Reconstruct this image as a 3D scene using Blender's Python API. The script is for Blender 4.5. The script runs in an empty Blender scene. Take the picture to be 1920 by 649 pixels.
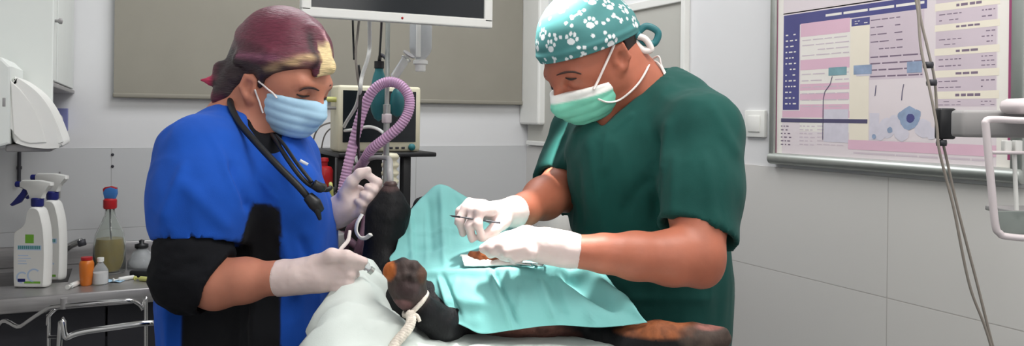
import bpy, bmesh, math, random
import numpy as np
from mathutils import Vector, Matrix
random.seed(7)
rng = np.random.default_rng(11)
PI = math.pi
scene = bpy.context.scene
COL = scene.collection

# ------------------------------------------------------------------ camera, light, exposure
F = 1500.0            # focal length in pixels of the 1920 x 649 frame
PX0, PY0 = 960.0, 217.0
ROLL = 0.012
YAW = math.radians(25.8)
CAMZ = 1.45
CY, SY = math.cos(YAW), math.sin(YAW)

cam_data = bpy.data.cameras.new('camera')
cam_data.sensor_fit = 'HORIZONTAL'
cam_data.sensor_width = 36.0
cam_data.lens = 36.0 * F / 1920.0
cam_data.shift_y = -(324.5 - PY0) / 1920.0
cam_data.clip_start = 0.05
cam = bpy.data.objects.new('camera', cam_data)
COL.objects.link(cam)
cam.matrix_world = (Matrix.Translation((0, 0, CAMZ)) @ Matrix.Rotation(-YAW, 4, 'Z')
                    @ Matrix.Rotation(PI / 2, 4, 'X') @ Matrix.Rotation(ROLL, 4, 'Z'))
scene.camera = cam

vs = scene.view_settings
vs.view_transform = 'Standard'; vs.look = 'None'; vs.gamma = 1.0; vs.use_curve_mapping = False
vs.exposure = 0.0

world = bpy.data.worlds.new('world'); scene.world = world
world.use_nodes = True
world.node_tree.nodes['Background'].inputs[0].default_value = (0.93, 0.96, 1.0, 1)
world.node_tree.nodes['Background'].inputs[1].default_value = 0.50

def room(x, y, z):        # viewing frame (right, forward, up) -> room frame
    return (CY * x + SY * y, -SY * x + CY * y, z)
def view(X, Y, z):        # room frame -> viewing frame
    return (CY * X - SY * Y, SY * X + CY * Y, z)

def area(name, loc, size, power, color=(1, 1, 1), rot=(0, 0, 0)):
    l = bpy.data.lights.new(name, 'AREA'); l.shape = 'RECTANGLE'
    l.size, l.size_y = size; l.energy = power; l.color = color
    o = bpy.data.objects.new(name, l); COL.objects.link(o)
    o.location = loc; o.rotation_euler = rot
    return o
area('ceiling_panel_light', (0.95, 0.75, 2.66), (1.2, 0.6), 24, (1.0, 0.98, 0.94))
area('ceiling_panel_light', (0.75, 2.45, 2.66), (1.2, 0.6), 19, (0.97, 0.98, 1.0))
area('room_fill_light', (0.6, -0.9, 2.3), (1.6, 0.8), 12, (1.0, 0.97, 0.93), (math.radians(62), 0, 0))
def spot(name, loc, target, power, angle, blend, color, radius):
    l = bpy.data.lights.new(name, 'SPOT'); l.energy = power; l.color = color
    l.spot_size = math.radians(angle); l.spot_blend = blend; l.shadow_soft_size = radius
    o = bpy.data.objects.new(name, l); COL.objects.link(o)
    o.location = loc
    d = Vector(target) - Vector(loc)
    o.rotation_euler = d.to_track_quat('-Z', 'Y').to_euler()
spot('surgical_lamp_and_cap_fill', room(0.075, 1.46, 2.32), room(0.018, 1.372, 1.20), 430, 12.5, 0.85, (1.0, 0.99, 0.95), 0.11)
spot('surgical_lamp_and_cap_fill', room(-0.06, 1.30, 2.52), room(0.088, 1.57, 1.70), 2300, 7, 0.9, (1.0, 0.99, 0.95), 0.04)  # added narrow spot that brightens the cap top; no second lamp head known

# ------------------------------------------------------------------ photo geometry helpers
def ray(px, py):
    u, v = (px - PX0) / F, (py - PY0) / F
    return (u * math.cos(ROLL) + v * math.sin(ROLL), -u * math.sin(ROLL) + v * math.cos(ROLL))
def P(px, py, d):         # a point d metres ahead, viewing frame, height above the floor
    u, v = ray(px, py)
    return np.array((u * d, d, CAMZ - v * d))
def R(rpx, d): return rpx * d / F
WX, WY = 1.706, 3.36      # right wall and back wall
def on_right(px, py, off=0.0):
    u, v = ray(px, py); t = (WX - off) / (CY * u + SY)
    return (-SY * u * t + CY * t, CAMZ - v * t)           # (Y, z)
def on_back(px, py, off=0.0):
    u, v = ray(px, py); t = (WY - off) / (-SY * u + CY)
    return (CY * u * t + SY * t, CAMZ - v * t)            # (X, z)
def RP(px, py, d):        # same as P but in room frame
    return np.array(room(*P(px, py, d)))

# ------------------------------------------------------------------ materials
def lin(c):
    o = []
    for v in c[:3]:
        v /= 255.0
        o.append(v / 12.92 if v <= 0.04045 else ((v + 0.055) / 1.055) ** 2.4)
    return tuple(o)
MATS = {}
def mat(name, rgb, rough=0.5, metal=0.0, noise=None, bump=None, spec=0.5, trans=0.0, alpha=1.0, sss=0.0,
        attr=False, sheen=0.0, emit=0.0, ior=1.45, coat=0.0, stretch=(1, 1, 1)):
    if name in MATS: return MATS[name]
    m = bpy.data.materials.new(name); m.use_nodes = True
    nt = m.node_tree; b = nt.nodes['Principled BSDF']
    c = lin(rgb) + (1,)
    b.inputs['Base Color'].default_value = c
    b.inputs['Roughness'].default_value = rough
    b.inputs['Metallic'].default_value = metal
    b.inputs['Specular IOR Level'].default_value = spec
    b.inputs['Transmission Weight'].default_value = trans
    b.inputs['Alpha'].default_value = alpha
    b.inputs['IOR'].default_value = ior
    b.inputs['Sheen Weight'].default_value = sheen
    b.inputs['Coat Weight'].default_value = coat
    if sss:
        b.inputs['Subsurface Weight'].default_value = sss
        b.inputs['Subsurface Radius'].default_value = (0.012, 0.005, 0.003)
        b.inputs['Subsurface Scale'].default_value = 1.0
    if emit:
        b.inputs['Emission Color'].default_value = c; b.inputs['Emission Strength'].default_value = emit
    tc = nt.nodes.new('ShaderNodeTexCoord'); mp = nt.nodes.new('ShaderNodeMapping')
    mp.inputs['Scale'].default_value = stretch
    nt.links.new(tc.outputs['Object'], mp.inputs['Vector'])
    src = None
    if attr:
        a = nt.nodes.new('ShaderNodeAttribute'); a.attribute_name = 'Col'; src = a.outputs['Color']
        nt.links.new(src, b.inputs['Base Color'])
    if noise:
        n = nt.nodes.new('ShaderNodeTexNoise'); n.inputs['Scale'].default_value = noise[0]; n.inputs['Detail'].default_value = 5
        nt.links.new(mp.outputs[0], n.inputs['Vector'])
        mx = nt.nodes.new('ShaderNodeMix'); mx.data_type = 'RGBA'; mx.blend_type = 'MULTIPLY'
        mx.inputs['Factor'].default_value = 1.0
        rp = nt.nodes.new('ShaderNodeMapRange')
        rp.inputs['From Min'].default_value = 0.3; rp.inputs['From Max'].default_value = 0.7
        rp.inputs['To Min'].default_value = 1 - noise[1]; rp.inputs['To Max'].default_value = 1 + noise[1] * 0.4
        nt.links.new(n.outputs['Fac'], rp.inputs['Value'])
        if src: nt.links.new(src, mx.inputs['A'])
        else: mx.inputs['A'].default_value = c
        nt.links.new(rp.outputs[0], mx.inputs['B'])
        nt.links.new(mx.outputs['Result'], b.inputs['Base Color'])
    if bump:
        n = nt.nodes.new('ShaderNodeTexNoise'); n.inputs['Scale'].default_value = bump[0]; n.inputs['Detail'].default_value = 4
        nt.links.new(mp.outputs[0], n.inputs['Vector'])
        bp = nt.nodes.new('ShaderNodeBump'); bp.inputs['Strength'].default_value = bump[1]
        bp.inputs['Distance'].default_value = bump[2] if len(bump) > 2 else 0.002
        nt.links.new(n.outputs['Fac'], bp.inputs['Height']); nt.links.new(bp.outputs[0], b.inputs['Normal'])
    MATS[name] = m
    return m

def tile_mat(name, rgb, grout, axis, u0, z0):
    m = bpy.data.materials.new(name); m.use_nodes = True; nt = m.node_tree; b = nt.nodes['Principled BSDF']
    b.inputs['Roughness'].default_value = 0.32; b.inputs['Specular IOR Level'].default_value = 0.4
    g = nt.nodes.new('ShaderNodeNewGeometry'); s = nt.nodes.new('ShaderNodeSeparateXYZ')
    nt.links.new(g.outputs['Position'], s.inputs[0])
    su = nt.nodes.new('ShaderNodeMath'); su.operation = 'SUBTRACT'; su.inputs[1].default_value = u0 - 6.0
    sz = nt.nodes.new('ShaderNodeMath'); sz.operation = 'SUBTRACT'; sz.inputs[1].default_value = z0 - 3.0
    nt.links.new(s.outputs[axis], su.inputs[0]); nt.links.new(s.outputs[2], sz.inputs[0])
    c = nt.nodes.new('ShaderNodeCombineXYZ'); nt.links.new(su.outputs[0], c.inputs[0]); nt.links.new(sz.outputs[0], c.inputs[1])
    br = nt.nodes.new('ShaderNodeTexBrick'); br.offset = 0.0; br.squash = 1.0
    br.inputs['Scale'].default_value = 1.0; br.inputs['Brick Width'].default_value = 0.6; br.inputs['Row Height'].default_value = 0.3
    br.inputs['Mortar Size'].default_value = 0.0016; br.inputs['Mortar Smooth'].default_value = 0.4; br.inputs['Bias'].default_value = 0
    a = lin(rgb)
    br.inputs['Color1'].default_value = a + (1,); br.inputs['Color2'].default_value = tuple(x * 0.97 for x in a) + (1,)
    br.inputs['Mortar'].default_value = lin(grout) + (1,)
    nt.links.new(c.outputs[0], br.inputs['Vector'])
    nt.links.new(br.outputs['Color'], b.inputs['Base Color'])
    bp = nt.nodes.new('ShaderNodeBump'); bp.inputs['Strength'].default_value = 0.3; bp.inputs['Distance'].default_value = 0.002; bp.invert = True
    nt.links.new(br.outputs['Fac'], bp.inputs['Height']); nt.links.new(bp.outputs[0], b.inputs['Normal'])
    return m

M = dict(
    paint=mat('white_wall_paint', (222, 222, 223), 0.6, noise=(3, 0.03), bump=(160, 0.05, 0.001)),
    ceil=mat('ceiling_paint', (235, 235, 235), 0.8, noise=(4, 0.03)),
    floor=mat('grey_vinyl_floor', (140, 142, 144), 0.35, noise=(30, 0.12)),
    white=mat('white_plastic', (232, 232, 228), 0.35, noise=(9, 0.03)),
    cabinet=mat('white_laminate', (222, 226, 222), 0.4, noise=(6, 0.03)),
    offwhite=mat('cream_plastic', (222, 216, 190), 0.4, noise=(8, 0.04)),
    black=mat('black_plastic', (26, 27, 30), 0.4, noise=(12, 0.1)),
    rubber=mat('black_rubber', (20, 21, 24), 0.5, noise=(30, 0.1)),
    screen=mat('dark_screen_glass', (30, 34, 38), 0.16, spec=0.5, noise=(2, 0.05)),
    steel=mat('brushed_steel', (176, 174, 174), 0.36, 0.75, noise=(14, 0.12), stretch=(1, 12, 12)),
    chrome=mat('chrome_tube', (205, 205, 205), 0.14, 1.0, noise=(10, 0.05)),
    alu=mat('satin_aluminium', (178, 182, 178), 0.38, 0.8, noise=(20, 0.05)),
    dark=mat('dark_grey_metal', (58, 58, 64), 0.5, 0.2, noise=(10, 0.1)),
    blind=mat('taupe_blind_fabric', (146, 142, 131), 0.85, noise=(5, 0.05), bump=(700, 0.25, 0.0006)),
    skin=mat('skin', (184, 120, 97), 0.52, noise=(26, 0.10), bump=(420, 0.12, 0.0008), sss=0.12),
    skin2=mat('tanned_skin', (176, 104, 80), 0.48, noise=(26, 0.12), bump=(380, 0.14, 0.0008), sss=0.10),
    glove=mat('white_latex_glove', (216, 196, 192), 0.42, noise=(36, 0.06), bump=(130, 0.22, 0.0012), sss=0.12),
    gloveb=mat('white_glove_cuff', (236, 228, 220), 0.45, noise=(36, 0.05)),
    blue=mat('royal_blue_cotton', (28, 84, 182), 0.85, spec=0.25, attr=True, noise=(16, 0.10), bump=(600, 0.25, 0.0008), sheen=0.04),
    blk_cloth=mat('black_jersey', (19, 20, 24), 0.9, spec=0.2, noise=(20, 0.12), bump=(500, 0.3, 0.0008)),
    green=mat('dark_green_cotton', (22, 74, 68), 0.85, spec=0.25, noise=(14, 0.12), bump=(600, 0.25, 0.0008), sheen=0.05),
    maskb=mat('light_blue_nonwoven', (172, 208, 232), 0.8, noise=(40, 0.05), bump=(500, 0.2, 0.0006)),
    maskg=mat('mint_green_nonwoven', (128, 205, 182), 0.8, attr=True, noise=(40, 0.05), bump=(500, 0.2, 0.0006)),
    strap=mat('white_elastic', (236, 226, 222), 0.7, noise=(50, 0.05)),
    hair=mat('dyed_hair', (80, 30, 45), 0.42, attr=True, noise=(60, 0.3), bump=(90, 0.6, 0.003), stretch=(1, 1, 5)),
    hairdark=mat('dark_brown_hair', (40, 28, 24), 0.5, noise=(60, 0.2)),
    cap=mat('printed_cotton', (70, 130, 128), 0.8, attr=True, noise=(30, 0.05), bump=(600, 0.2, 0.0006)),
    drape=mat('mint_surgical_drape', (118, 182, 180), 0.75, noise=(9, 0.05), bump=(260, 0.18, 0.0008)),
    sheet=mat('white_cotton_sheet', (206, 214, 210), 0.85, noise=(7, 0.05), bump=(420, 0.25, 0.0008)),
    fur=mat('short_dog_fur', (20, 20, 22), 0.62, attr=True, spec=0.25, noise=(90, 0.25), bump=(260, 0.5, 0.002), stretch=(1, 1, 0.4)),
    rope=mat('twisted_cotton_rope', (226, 216, 204), 0.9, noise=(140, 0.25), bump=(250, 0.6, 0.002)),
    gauze=mat('white_gauze', (240, 238, 234), 0.9, noise=(90, 0.06), bump=(300, 0.5, 0.001)),
    tissue=mat('exposed_tissue', (150, 84, 48), 0.3, noise=(60, 0.5), bump=(120, 0.5, 0.002)),
    hose=mat('lilac_corrugated_hose', (200, 158, 194), 0.34, noise=(20, 0.1), sss=0.1),
    teal=mat('teal_rubber_bag', (44, 116, 122), 0.42, noise=(18, 0.2)),
    red=mat('red_enamel', (178, 30, 36), 0.35, noise=(18, 0.1)),
    clear=mat('clear_plastic', (235, 238, 240), 0.15, trans=0.75, noise=(10, 0.02), ior=1.2),
    glass=mat('clear_glass', (240, 244, 240), 0.05, trans=0.95, ior=1.25),
    amber=mat('orange_plastic', (214, 118, 40), 0.3, noise=(12, 0.15), sss=0.1),
    liquid=mat('yellow_liquid', (188, 160, 62), 0.2, trans=0.35, noise=(8, 0.2)),
    navy=mat('navy_plastic', (32, 38, 112), 0.4, noise=(20, 0.05)),
    bluep=mat('blue_plastic', (60, 120, 190), 0.4, noise=(20, 0.05)),
    lilac=mat('lilac_blue_card', (120, 124, 172), 0.6, noise=(20, 0.08)),
    lime=mat('lime_print', (120, 180, 60), 0.5, noise=(20, 0.05)),
    tealprint=mat('teal_print', (80, 150, 150), 0.5, noise=(20, 0.05)),
    paleblue=mat('pale_blue_print', (190, 210, 235), 0.5, noise=(20, 0.1)),
    yellow=mat('yellow_green_plastic', (200, 200, 120), 0.5, noise=(20, 0.1)),
    greypl=mat('grey_plastic', (150, 148, 148), 0.45, noise=(10, 0.06)),
    pinkwhite=mat('pale_pink_plastic', (216, 206, 208), 0.4, noise=(10, 0.04)),
    cord=mat('grey_cable', (150, 142, 134), 0.5, noise=(20, 0.05)),
    frosted=mat('frosted_pane', (188, 187, 180), 0.5, noise=(3, 0.04)),
    print_bg=mat('poster_paper', (226, 216, 220), 0.25, noise=(5, 0.03), coat=0.3),
    print_white=mat('poster_white', (236, 232, 226), 0.25, coat=0.3, noise=(5, 0.02)),
    print_navy=mat('poster_navy', (84, 84, 138), 0.3, coat=0.3, noise=(9, 0.06)),
    print_pink=mat('poster_pink', (224, 186, 204), 0.3, coat=0.3, noise=(9, 0.04)),
    print_mauve=mat('poster_mauve', (208, 194, 204), 0.3, coat=0.3, noise=(9, 0.05)),
    print_cream=mat('poster_cream', (236, 228, 212), 0.3, coat=0.3, noise=(9, 0.03)),
    print_ink=mat('poster_ink', (128, 112, 132), 0.4, noise=(9, 0.05)),
    print_dark=mat('poster_dark_ink', (86, 82, 112), 0.4, noise=(9, 0.05)),
    print_blue=mat('poster_blue', (150, 168, 196), 0.3, coat=0.3, noise=(40, 0.2)),
    print_aqua=mat('poster_aqua', (130, 168, 178), 0.3, coat=0.3, noise=(40, 0.15)),
    print_pale=mat('poster_pale_blue', (212, 208, 220), 0.3, coat=0.3, noise=(40, 0.08)),
    magenta=mat('poster_magenta', (160, 76, 118), 0.4, noise=(9, 0.05)),
    brow=mat('eyebrow_hair', (70, 46, 40), 0.7, noise=(80, 0.2)),
    lash=mat('eyelash_hair', (34, 24, 24), 0.6, noise=(80, 0.2)),
)

# ------------------------------------------------------------------ objects: things, parts, structure
class Thing:
    """An Empty at the thing's base that parents its parts; frame 'view' or 'room' is the frame its shapes are given in."""
    def __init__(s, name, label, cat, base, frame='view', group=None):
        s.base = np.array(base, float); s.frame = frame
        o = bpy.data.objects.new(name, None); COL.objects.link(o)
        o.empty_display_size = 0.05
        o.location = room(*base) if frame == 'view' else base
        if frame == 'view': o.rotation_euler = (0, 0, -YAW)
        o['label'] = label; o['category'] = cat
        if group: o['group'] = group
        s.o = o
    def add(s, name, bm, mats, parent=None, smooth=True, label=None):
        return finish(name, bm, mats, parent or s.o, s.base, smooth, label)

def finish(name, bm, mats, parent=None, base=(0, 0, 0), smooth=True, label=None):
    if isinstance(bm, tuple):
        me = bpy.data.meshes.new(name); V, Fc = bm[0], bm[1]
        me.from_pydata((np.asarray(V) - np.asarray(base)).tolist(), [], [list(map(int, f)) for f in Fc])
        if len(bm) > 2 and bm[2] is not None:
            at = me.color_attributes.new('Col', 'FLOAT_COLOR', 'POINT')
            c = np.ones((len(V), 4), np.float32); c[:, :3] = bm[2]
            at.data.foreach_set('color', c.ravel())
    else:
        for v in bm.verts: v.co = v.co - Vector(base)
        me = bpy.data.meshes.new(name)
        bmesh.ops.recalc_face_normals(bm, faces=bm.faces[:])
        bm.to_mesh(me); bm.free()
    if not isinstance(mats, (list, tuple)): mats = [mats]
    for m in mats: me.materials.append(m)
    if smooth:
        me.polygons.foreach_set('use_smooth', [True] * len(me.polygons))
        if smooth == 'auto': me.set_sharp_from_angle(angle=math.radians(38))
    o = bpy.data.objects.new(name, me); COL.objects.link(o)
    if parent: o.parent = parent
    if label: o['label'] = label
    return o
def single(name, label, cat, bm, mats, base, frame='view', group=None, smooth=True):
    o = finish(name, bm, mats, None, base, smooth)
    o.location = room(*base) if frame == 'view' else base
    if frame == 'view': o.rotation_euler = (0, 0, -YAW)
    o['label'] = label; o['category'] = cat
    if group: o['group'] = group
    return o
def struct(name, bm, mats, parent=None, smooth=False):
    o = finish(name, bm, mats, parent, (0, 0, 0), smooth)
    if parent is None: o['kind'] = 'structure'
    return o

# ------------------------------------------------------------------ bmesh shapes
def B(): return bmesh.new()
def rotz(a): return Matrix.Rotation(a, 4, 'Z')
def frame_mat(x, y, z):
    m = Matrix((x, y, z)).transposed(); return m.to_4x4()
def box(bm, c, size, rot=None, bev=0.0, seg=2, mi=0):
    r = bmesh.ops.create_cube(bm, size=1.0)
    vs_ = r['verts']
    bmesh.ops.scale(bm, vec=Vector(size), verts=vs_)
    fs = list({f for v in vs_ for f in v.link_faces})
    if bev > 0:
        es = list({e for v in vs_ for e in v.link_edges})
        rr = bmesh.ops.bevel(bm, geom=es, offset=bev, segments=seg, affect='EDGES', profile=0.5)
        fs = list({f for f in fs if f.is_valid} | set(rr['faces']))
        vs_ = list({v for f in fs for v in f.verts})
    mt = Matrix.Translation(Vector(c)) @ (rot.to_4x4() if rot else Matrix.Identity(4))
    bmesh.ops.transform(bm, matrix=mt, verts=vs_)
    for f in fs: f.material_index = mi
    return vs_
def box2(bm, lo, hi, bev=0.0, mi=0):
    lo, hi = np.array(lo, float), np.array(hi, float)
    return box(bm, (lo + hi) / 2, np.abs(hi - lo), None, bev, 2, mi)
def catmull(pts, n=8, closed=False):
    p = [np.array(q, float) for q in pts]
    if len(p) == 2: return [p[0] + (p[1] - p[0]) * i / n for i in range(n + 1)]
    out = []
    N = len(p)
    for i in range(N if closed else N - 1):
        g = lambda j: p[j % N] if closed else p[min(max(j, 0), N - 1)]
        a, b, c, d = g(i - 1), g(i), g(i + 1), g(i + 2)
        for k in range(n):
            t = k / n
            out.append(0.5 * ((2 * b) + (c - a) * t + (2 * a - 5 * b + 4 * c - d) * t * t + (3 * b - a - 3 * c + d) * t ** 3))
    if not closed: out.append(p[-1])
    return out
def tube(bm, pts, r, seg=10, n=8, smooth=True, closed=False, flat=1.0, mi=0, cap=True, up=None):
    """A round (or flattened) tube along a smooth path; r a number, a list per control point, or a function of 0..1."""
    path = catmull(pts, n, closed) if smooth else [np.array(q, float) for q in pts]
    L = len(path)
    if callable(r): rs = [r(i / max(L - 1, 1)) for i in range(L)]
    elif isinstance(r, (list, tuple)):
        rs = list(np.interp(np.linspace(0, 1, L), np.linspace(0, 1, len(r)), r))
    else: rs = [r] * L
    tang = []
    for i in range(L):
        a = path[(i - 1) % L] if closed else path[max(i - 1, 0)]
        b = path[(i + 1) % L] if closed else path[min(i + 1, L - 1)]
        t = b - a; tang.append(t / (np.linalg.norm(t) + 1e-12))
    nrm = np.array(up if up is not None else ((0, 0, 1) if abs(tang[0][2]) < 0.9 else (1, 0, 0)), float)
    rings = []
    for i in range(L):
        t = tang[i]; nrm = nrm - t * np.dot(nrm, t); nrm /= np.linalg.norm(nrm) + 1e-12
        bi = np.cross(t, nrm)
        rings.append([bm.verts.new(path[i] + rs[i] * (math.cos(2 * PI * k / seg) * nrm * flat + math.sin(2 * PI * k / seg) * bi)) for k in range(seg)])
    for i in range(L if closed else L - 1):
        a, b = rings[i], rings[(i + 1) % L]
        for k in range(seg):
            f = bm.faces.new((a[k], a[(k + 1) % seg], b[(k + 1) % seg], b[k])); f.material_index = mi
    if cap and not closed:
        for rg in (rings[0], rings[-1]):
            f = bm.faces.new(rg); f.material_index = mi
def lathe(bm, prof, c, axis=(0, 0, 1), seg=20, mi=0, sx=1.0, sy=1.0, rot=0.0):
    """Revolve (radius, height) pairs about an axis through c."""
    ax = Vector(axis).normalized()
    q = Vector((0, 0, 1)).rotation_difference(ax).to_matrix() @ Matrix.Rotation(rot, 3, 'Z')
    rings = []
    for (r, h) in prof:
        if r < 1e-6: rings.append([bm.verts.new(Vector(c) + q @ Vector((0, 0, h)))])
        else: rings.append([bm.verts.new(Vector(c) + q @ Vector((r * sx * math.cos(2 * PI * k / seg), r * sy * math.sin(2 * PI * k / seg), h))) for k in range(seg)])
    for a, b in zip(rings, rings[1:]):
        for k in range(seg):
            k2 = (k + 1) % seg
            if len(a) == 1 and len(b) == 1: continue
            if len(a) == 1: f = bm.faces.new((a[0], b[k], b[k2]))
            elif len(b) == 1: f = bm.faces.new((a[k], b[0], a[k2]))
            else: f = bm.faces.new((a[k], b[k], b[k2], a[k2]))
            f.material_index = mi
    for rg in (rings[0], rings[-1]):
        if len(rg) > 2: f = bm.faces.new(rg); f.material_index = mi
def chaikin(poly, it=2):
    for _ in range(it):
        out = []
        for (x0, y0), (x1, y1) in zip(poly, poly[1:] + poly[:1]): out += [(0.75 * x0 + 0.25 * x1, 0.75 * y0 + 0.25 * y1), (0.25 * x0 + 0.75 * x1, 0.25 * y0 + 0.75 * y1)]
        poly = out
    return poly
def pillow(bm, poly, depth, origin, ux, uy, steps=((0, 0.80), (0.06, 0.90), (0.2, 0.98), (0.4, 1.0), (0.6, 1.0), (0.8, 0.98), (0.94, 0.90), (1, 0.80))):
    """A solid with the given outline whose front and back faces are rounded over."""
    ux, uy = Vector(ux), Vector(uy); n = ux.cross(uy); o = Vector(origin); P2 = np.array(poly); m = (P2.min(0) + P2.max(0)) / 2; m[0] = P2[:, 0].mean()
    rings = []
    for tt, sc in steps:
        off = np.array((0.5 + 0.5 * sc, 0.75 + 0.25 * sc)); q = m + (P2 - m) * off
        rings.append([bm.verts.new(o + ux * x + uy * y + n * depth * tt) for x, y in q])
    for a, b in zip(rings, rings[1:]):
        for i in range(len(a)): j = (i + 1) % len(a); bm.faces.new((a[i], b[i], b[j], a[j]))
    bm.faces.new(rings[0]); bm.faces.new(rings[-1][::-1])
def prism(bm, poly, depth, origin, ux, uy, bev=0.0, mi=0, seg=2):
    """Extrude a 2-D outline (in axes ux, uy from origin) by depth along ux x uy."""
    ux, uy = Vector(ux).normalized(), Vector(uy).normalized(); n = ux.cross(uy)
    o = Vector(origin)
    a = [bm.verts.new(o + ux * x + uy * y) for x, y in poly]
    b = [bm.verts.new(v.co + n * depth) for v in a]
    fs = [bm.faces.new(a), bm.faces.new(b[::-1])]
    for i in range(len(a)):
        j = (i + 1) % len(a); fs.append(bm.faces.new((a[i], b[i], b[j], a[j])))
    if bev > 0:
        es = list({e for f in fs[:2] for e in f.edges})
        r = bmesh.ops.bevel(bm, geom=es, offset=bev, segments=seg, affect='EDGES', profile=0.5)
        fs = [f for f in fs if f.is_valid] + list(r['faces'])
    for f in fs: f.material_index = mi
def quad(bm, pts, mi=0):
    f = bm.faces.new([bm.verts.new(p) for p in pts]); f.material_index = mi

# ------------------------------------------------------------------ smooth-union sculpting (one continuous surface per body, cloth or hand)
_T = rng.random((32, 32, 32))
def vnoise(Pt):
    Pt = np.asarray(Pt, float); i = np.floor(Pt).astype(int); f = Pt - i; f = f * f * (3 - 2 * f)
    out = 0
    for dx in (0, 1):
        for dy in (0, 1):
            for dz in (0, 1):
                w = (f[:, 0] if dx else 1 - f[:, 0]) * (f[:, 1] if dy else 1 - f[:, 1]) * (f[:, 2] if dz else 1 - f[:, 2])
                out = out + w * _T[(i[:, 0] + dx) % 32, (i[:, 1] + dy) % 32, (i[:, 2] + dz) % 32]
    return out * 2 - 1
def fbm(Pt, o=3):
    s, a = 0, 1.0
    for k in range(o):
        s = s + a * vnoise(np.asarray(Pt) * (2 ** k) + 13.7 * k); a *= 0.5
    return s
def normals(V, Q):
    a, b, c, d = V[Q[:, 0]], V[Q[:, 1]], V[Q[:, 2]], V[Q[:, 3]]
    fn = np.cross(c - a, d - b)
    N = np.zeros_like(V)
    for k in range(4):
        for x in range(3): N[:, x] += np.bincount(Q[:, k], fn[:, x], len(V))
    return N / (np.linalg.norm(N, axis=1, keepdims=True) + 1e-12)
def relax(V, Q, it):
    for _ in range(it):
        S = np.zeros_like(V); cnt = np.zeros(len(V))
        for k in range(4):
            i, j = Q[:, k], Q[:, (k + 1) % 4]
            for x in range(3):
                S[:, x] += np.bincount(i, V[j, x], len(V)) + np.bincount(j, V[i, x], len(V))
            cnt += np.bincount(i, minlength=len(V)) + np.bincount(j, minlength=len(V))
        V = 0.5 * V + 0.5 * S / cnt[:, None]
    return V
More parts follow.
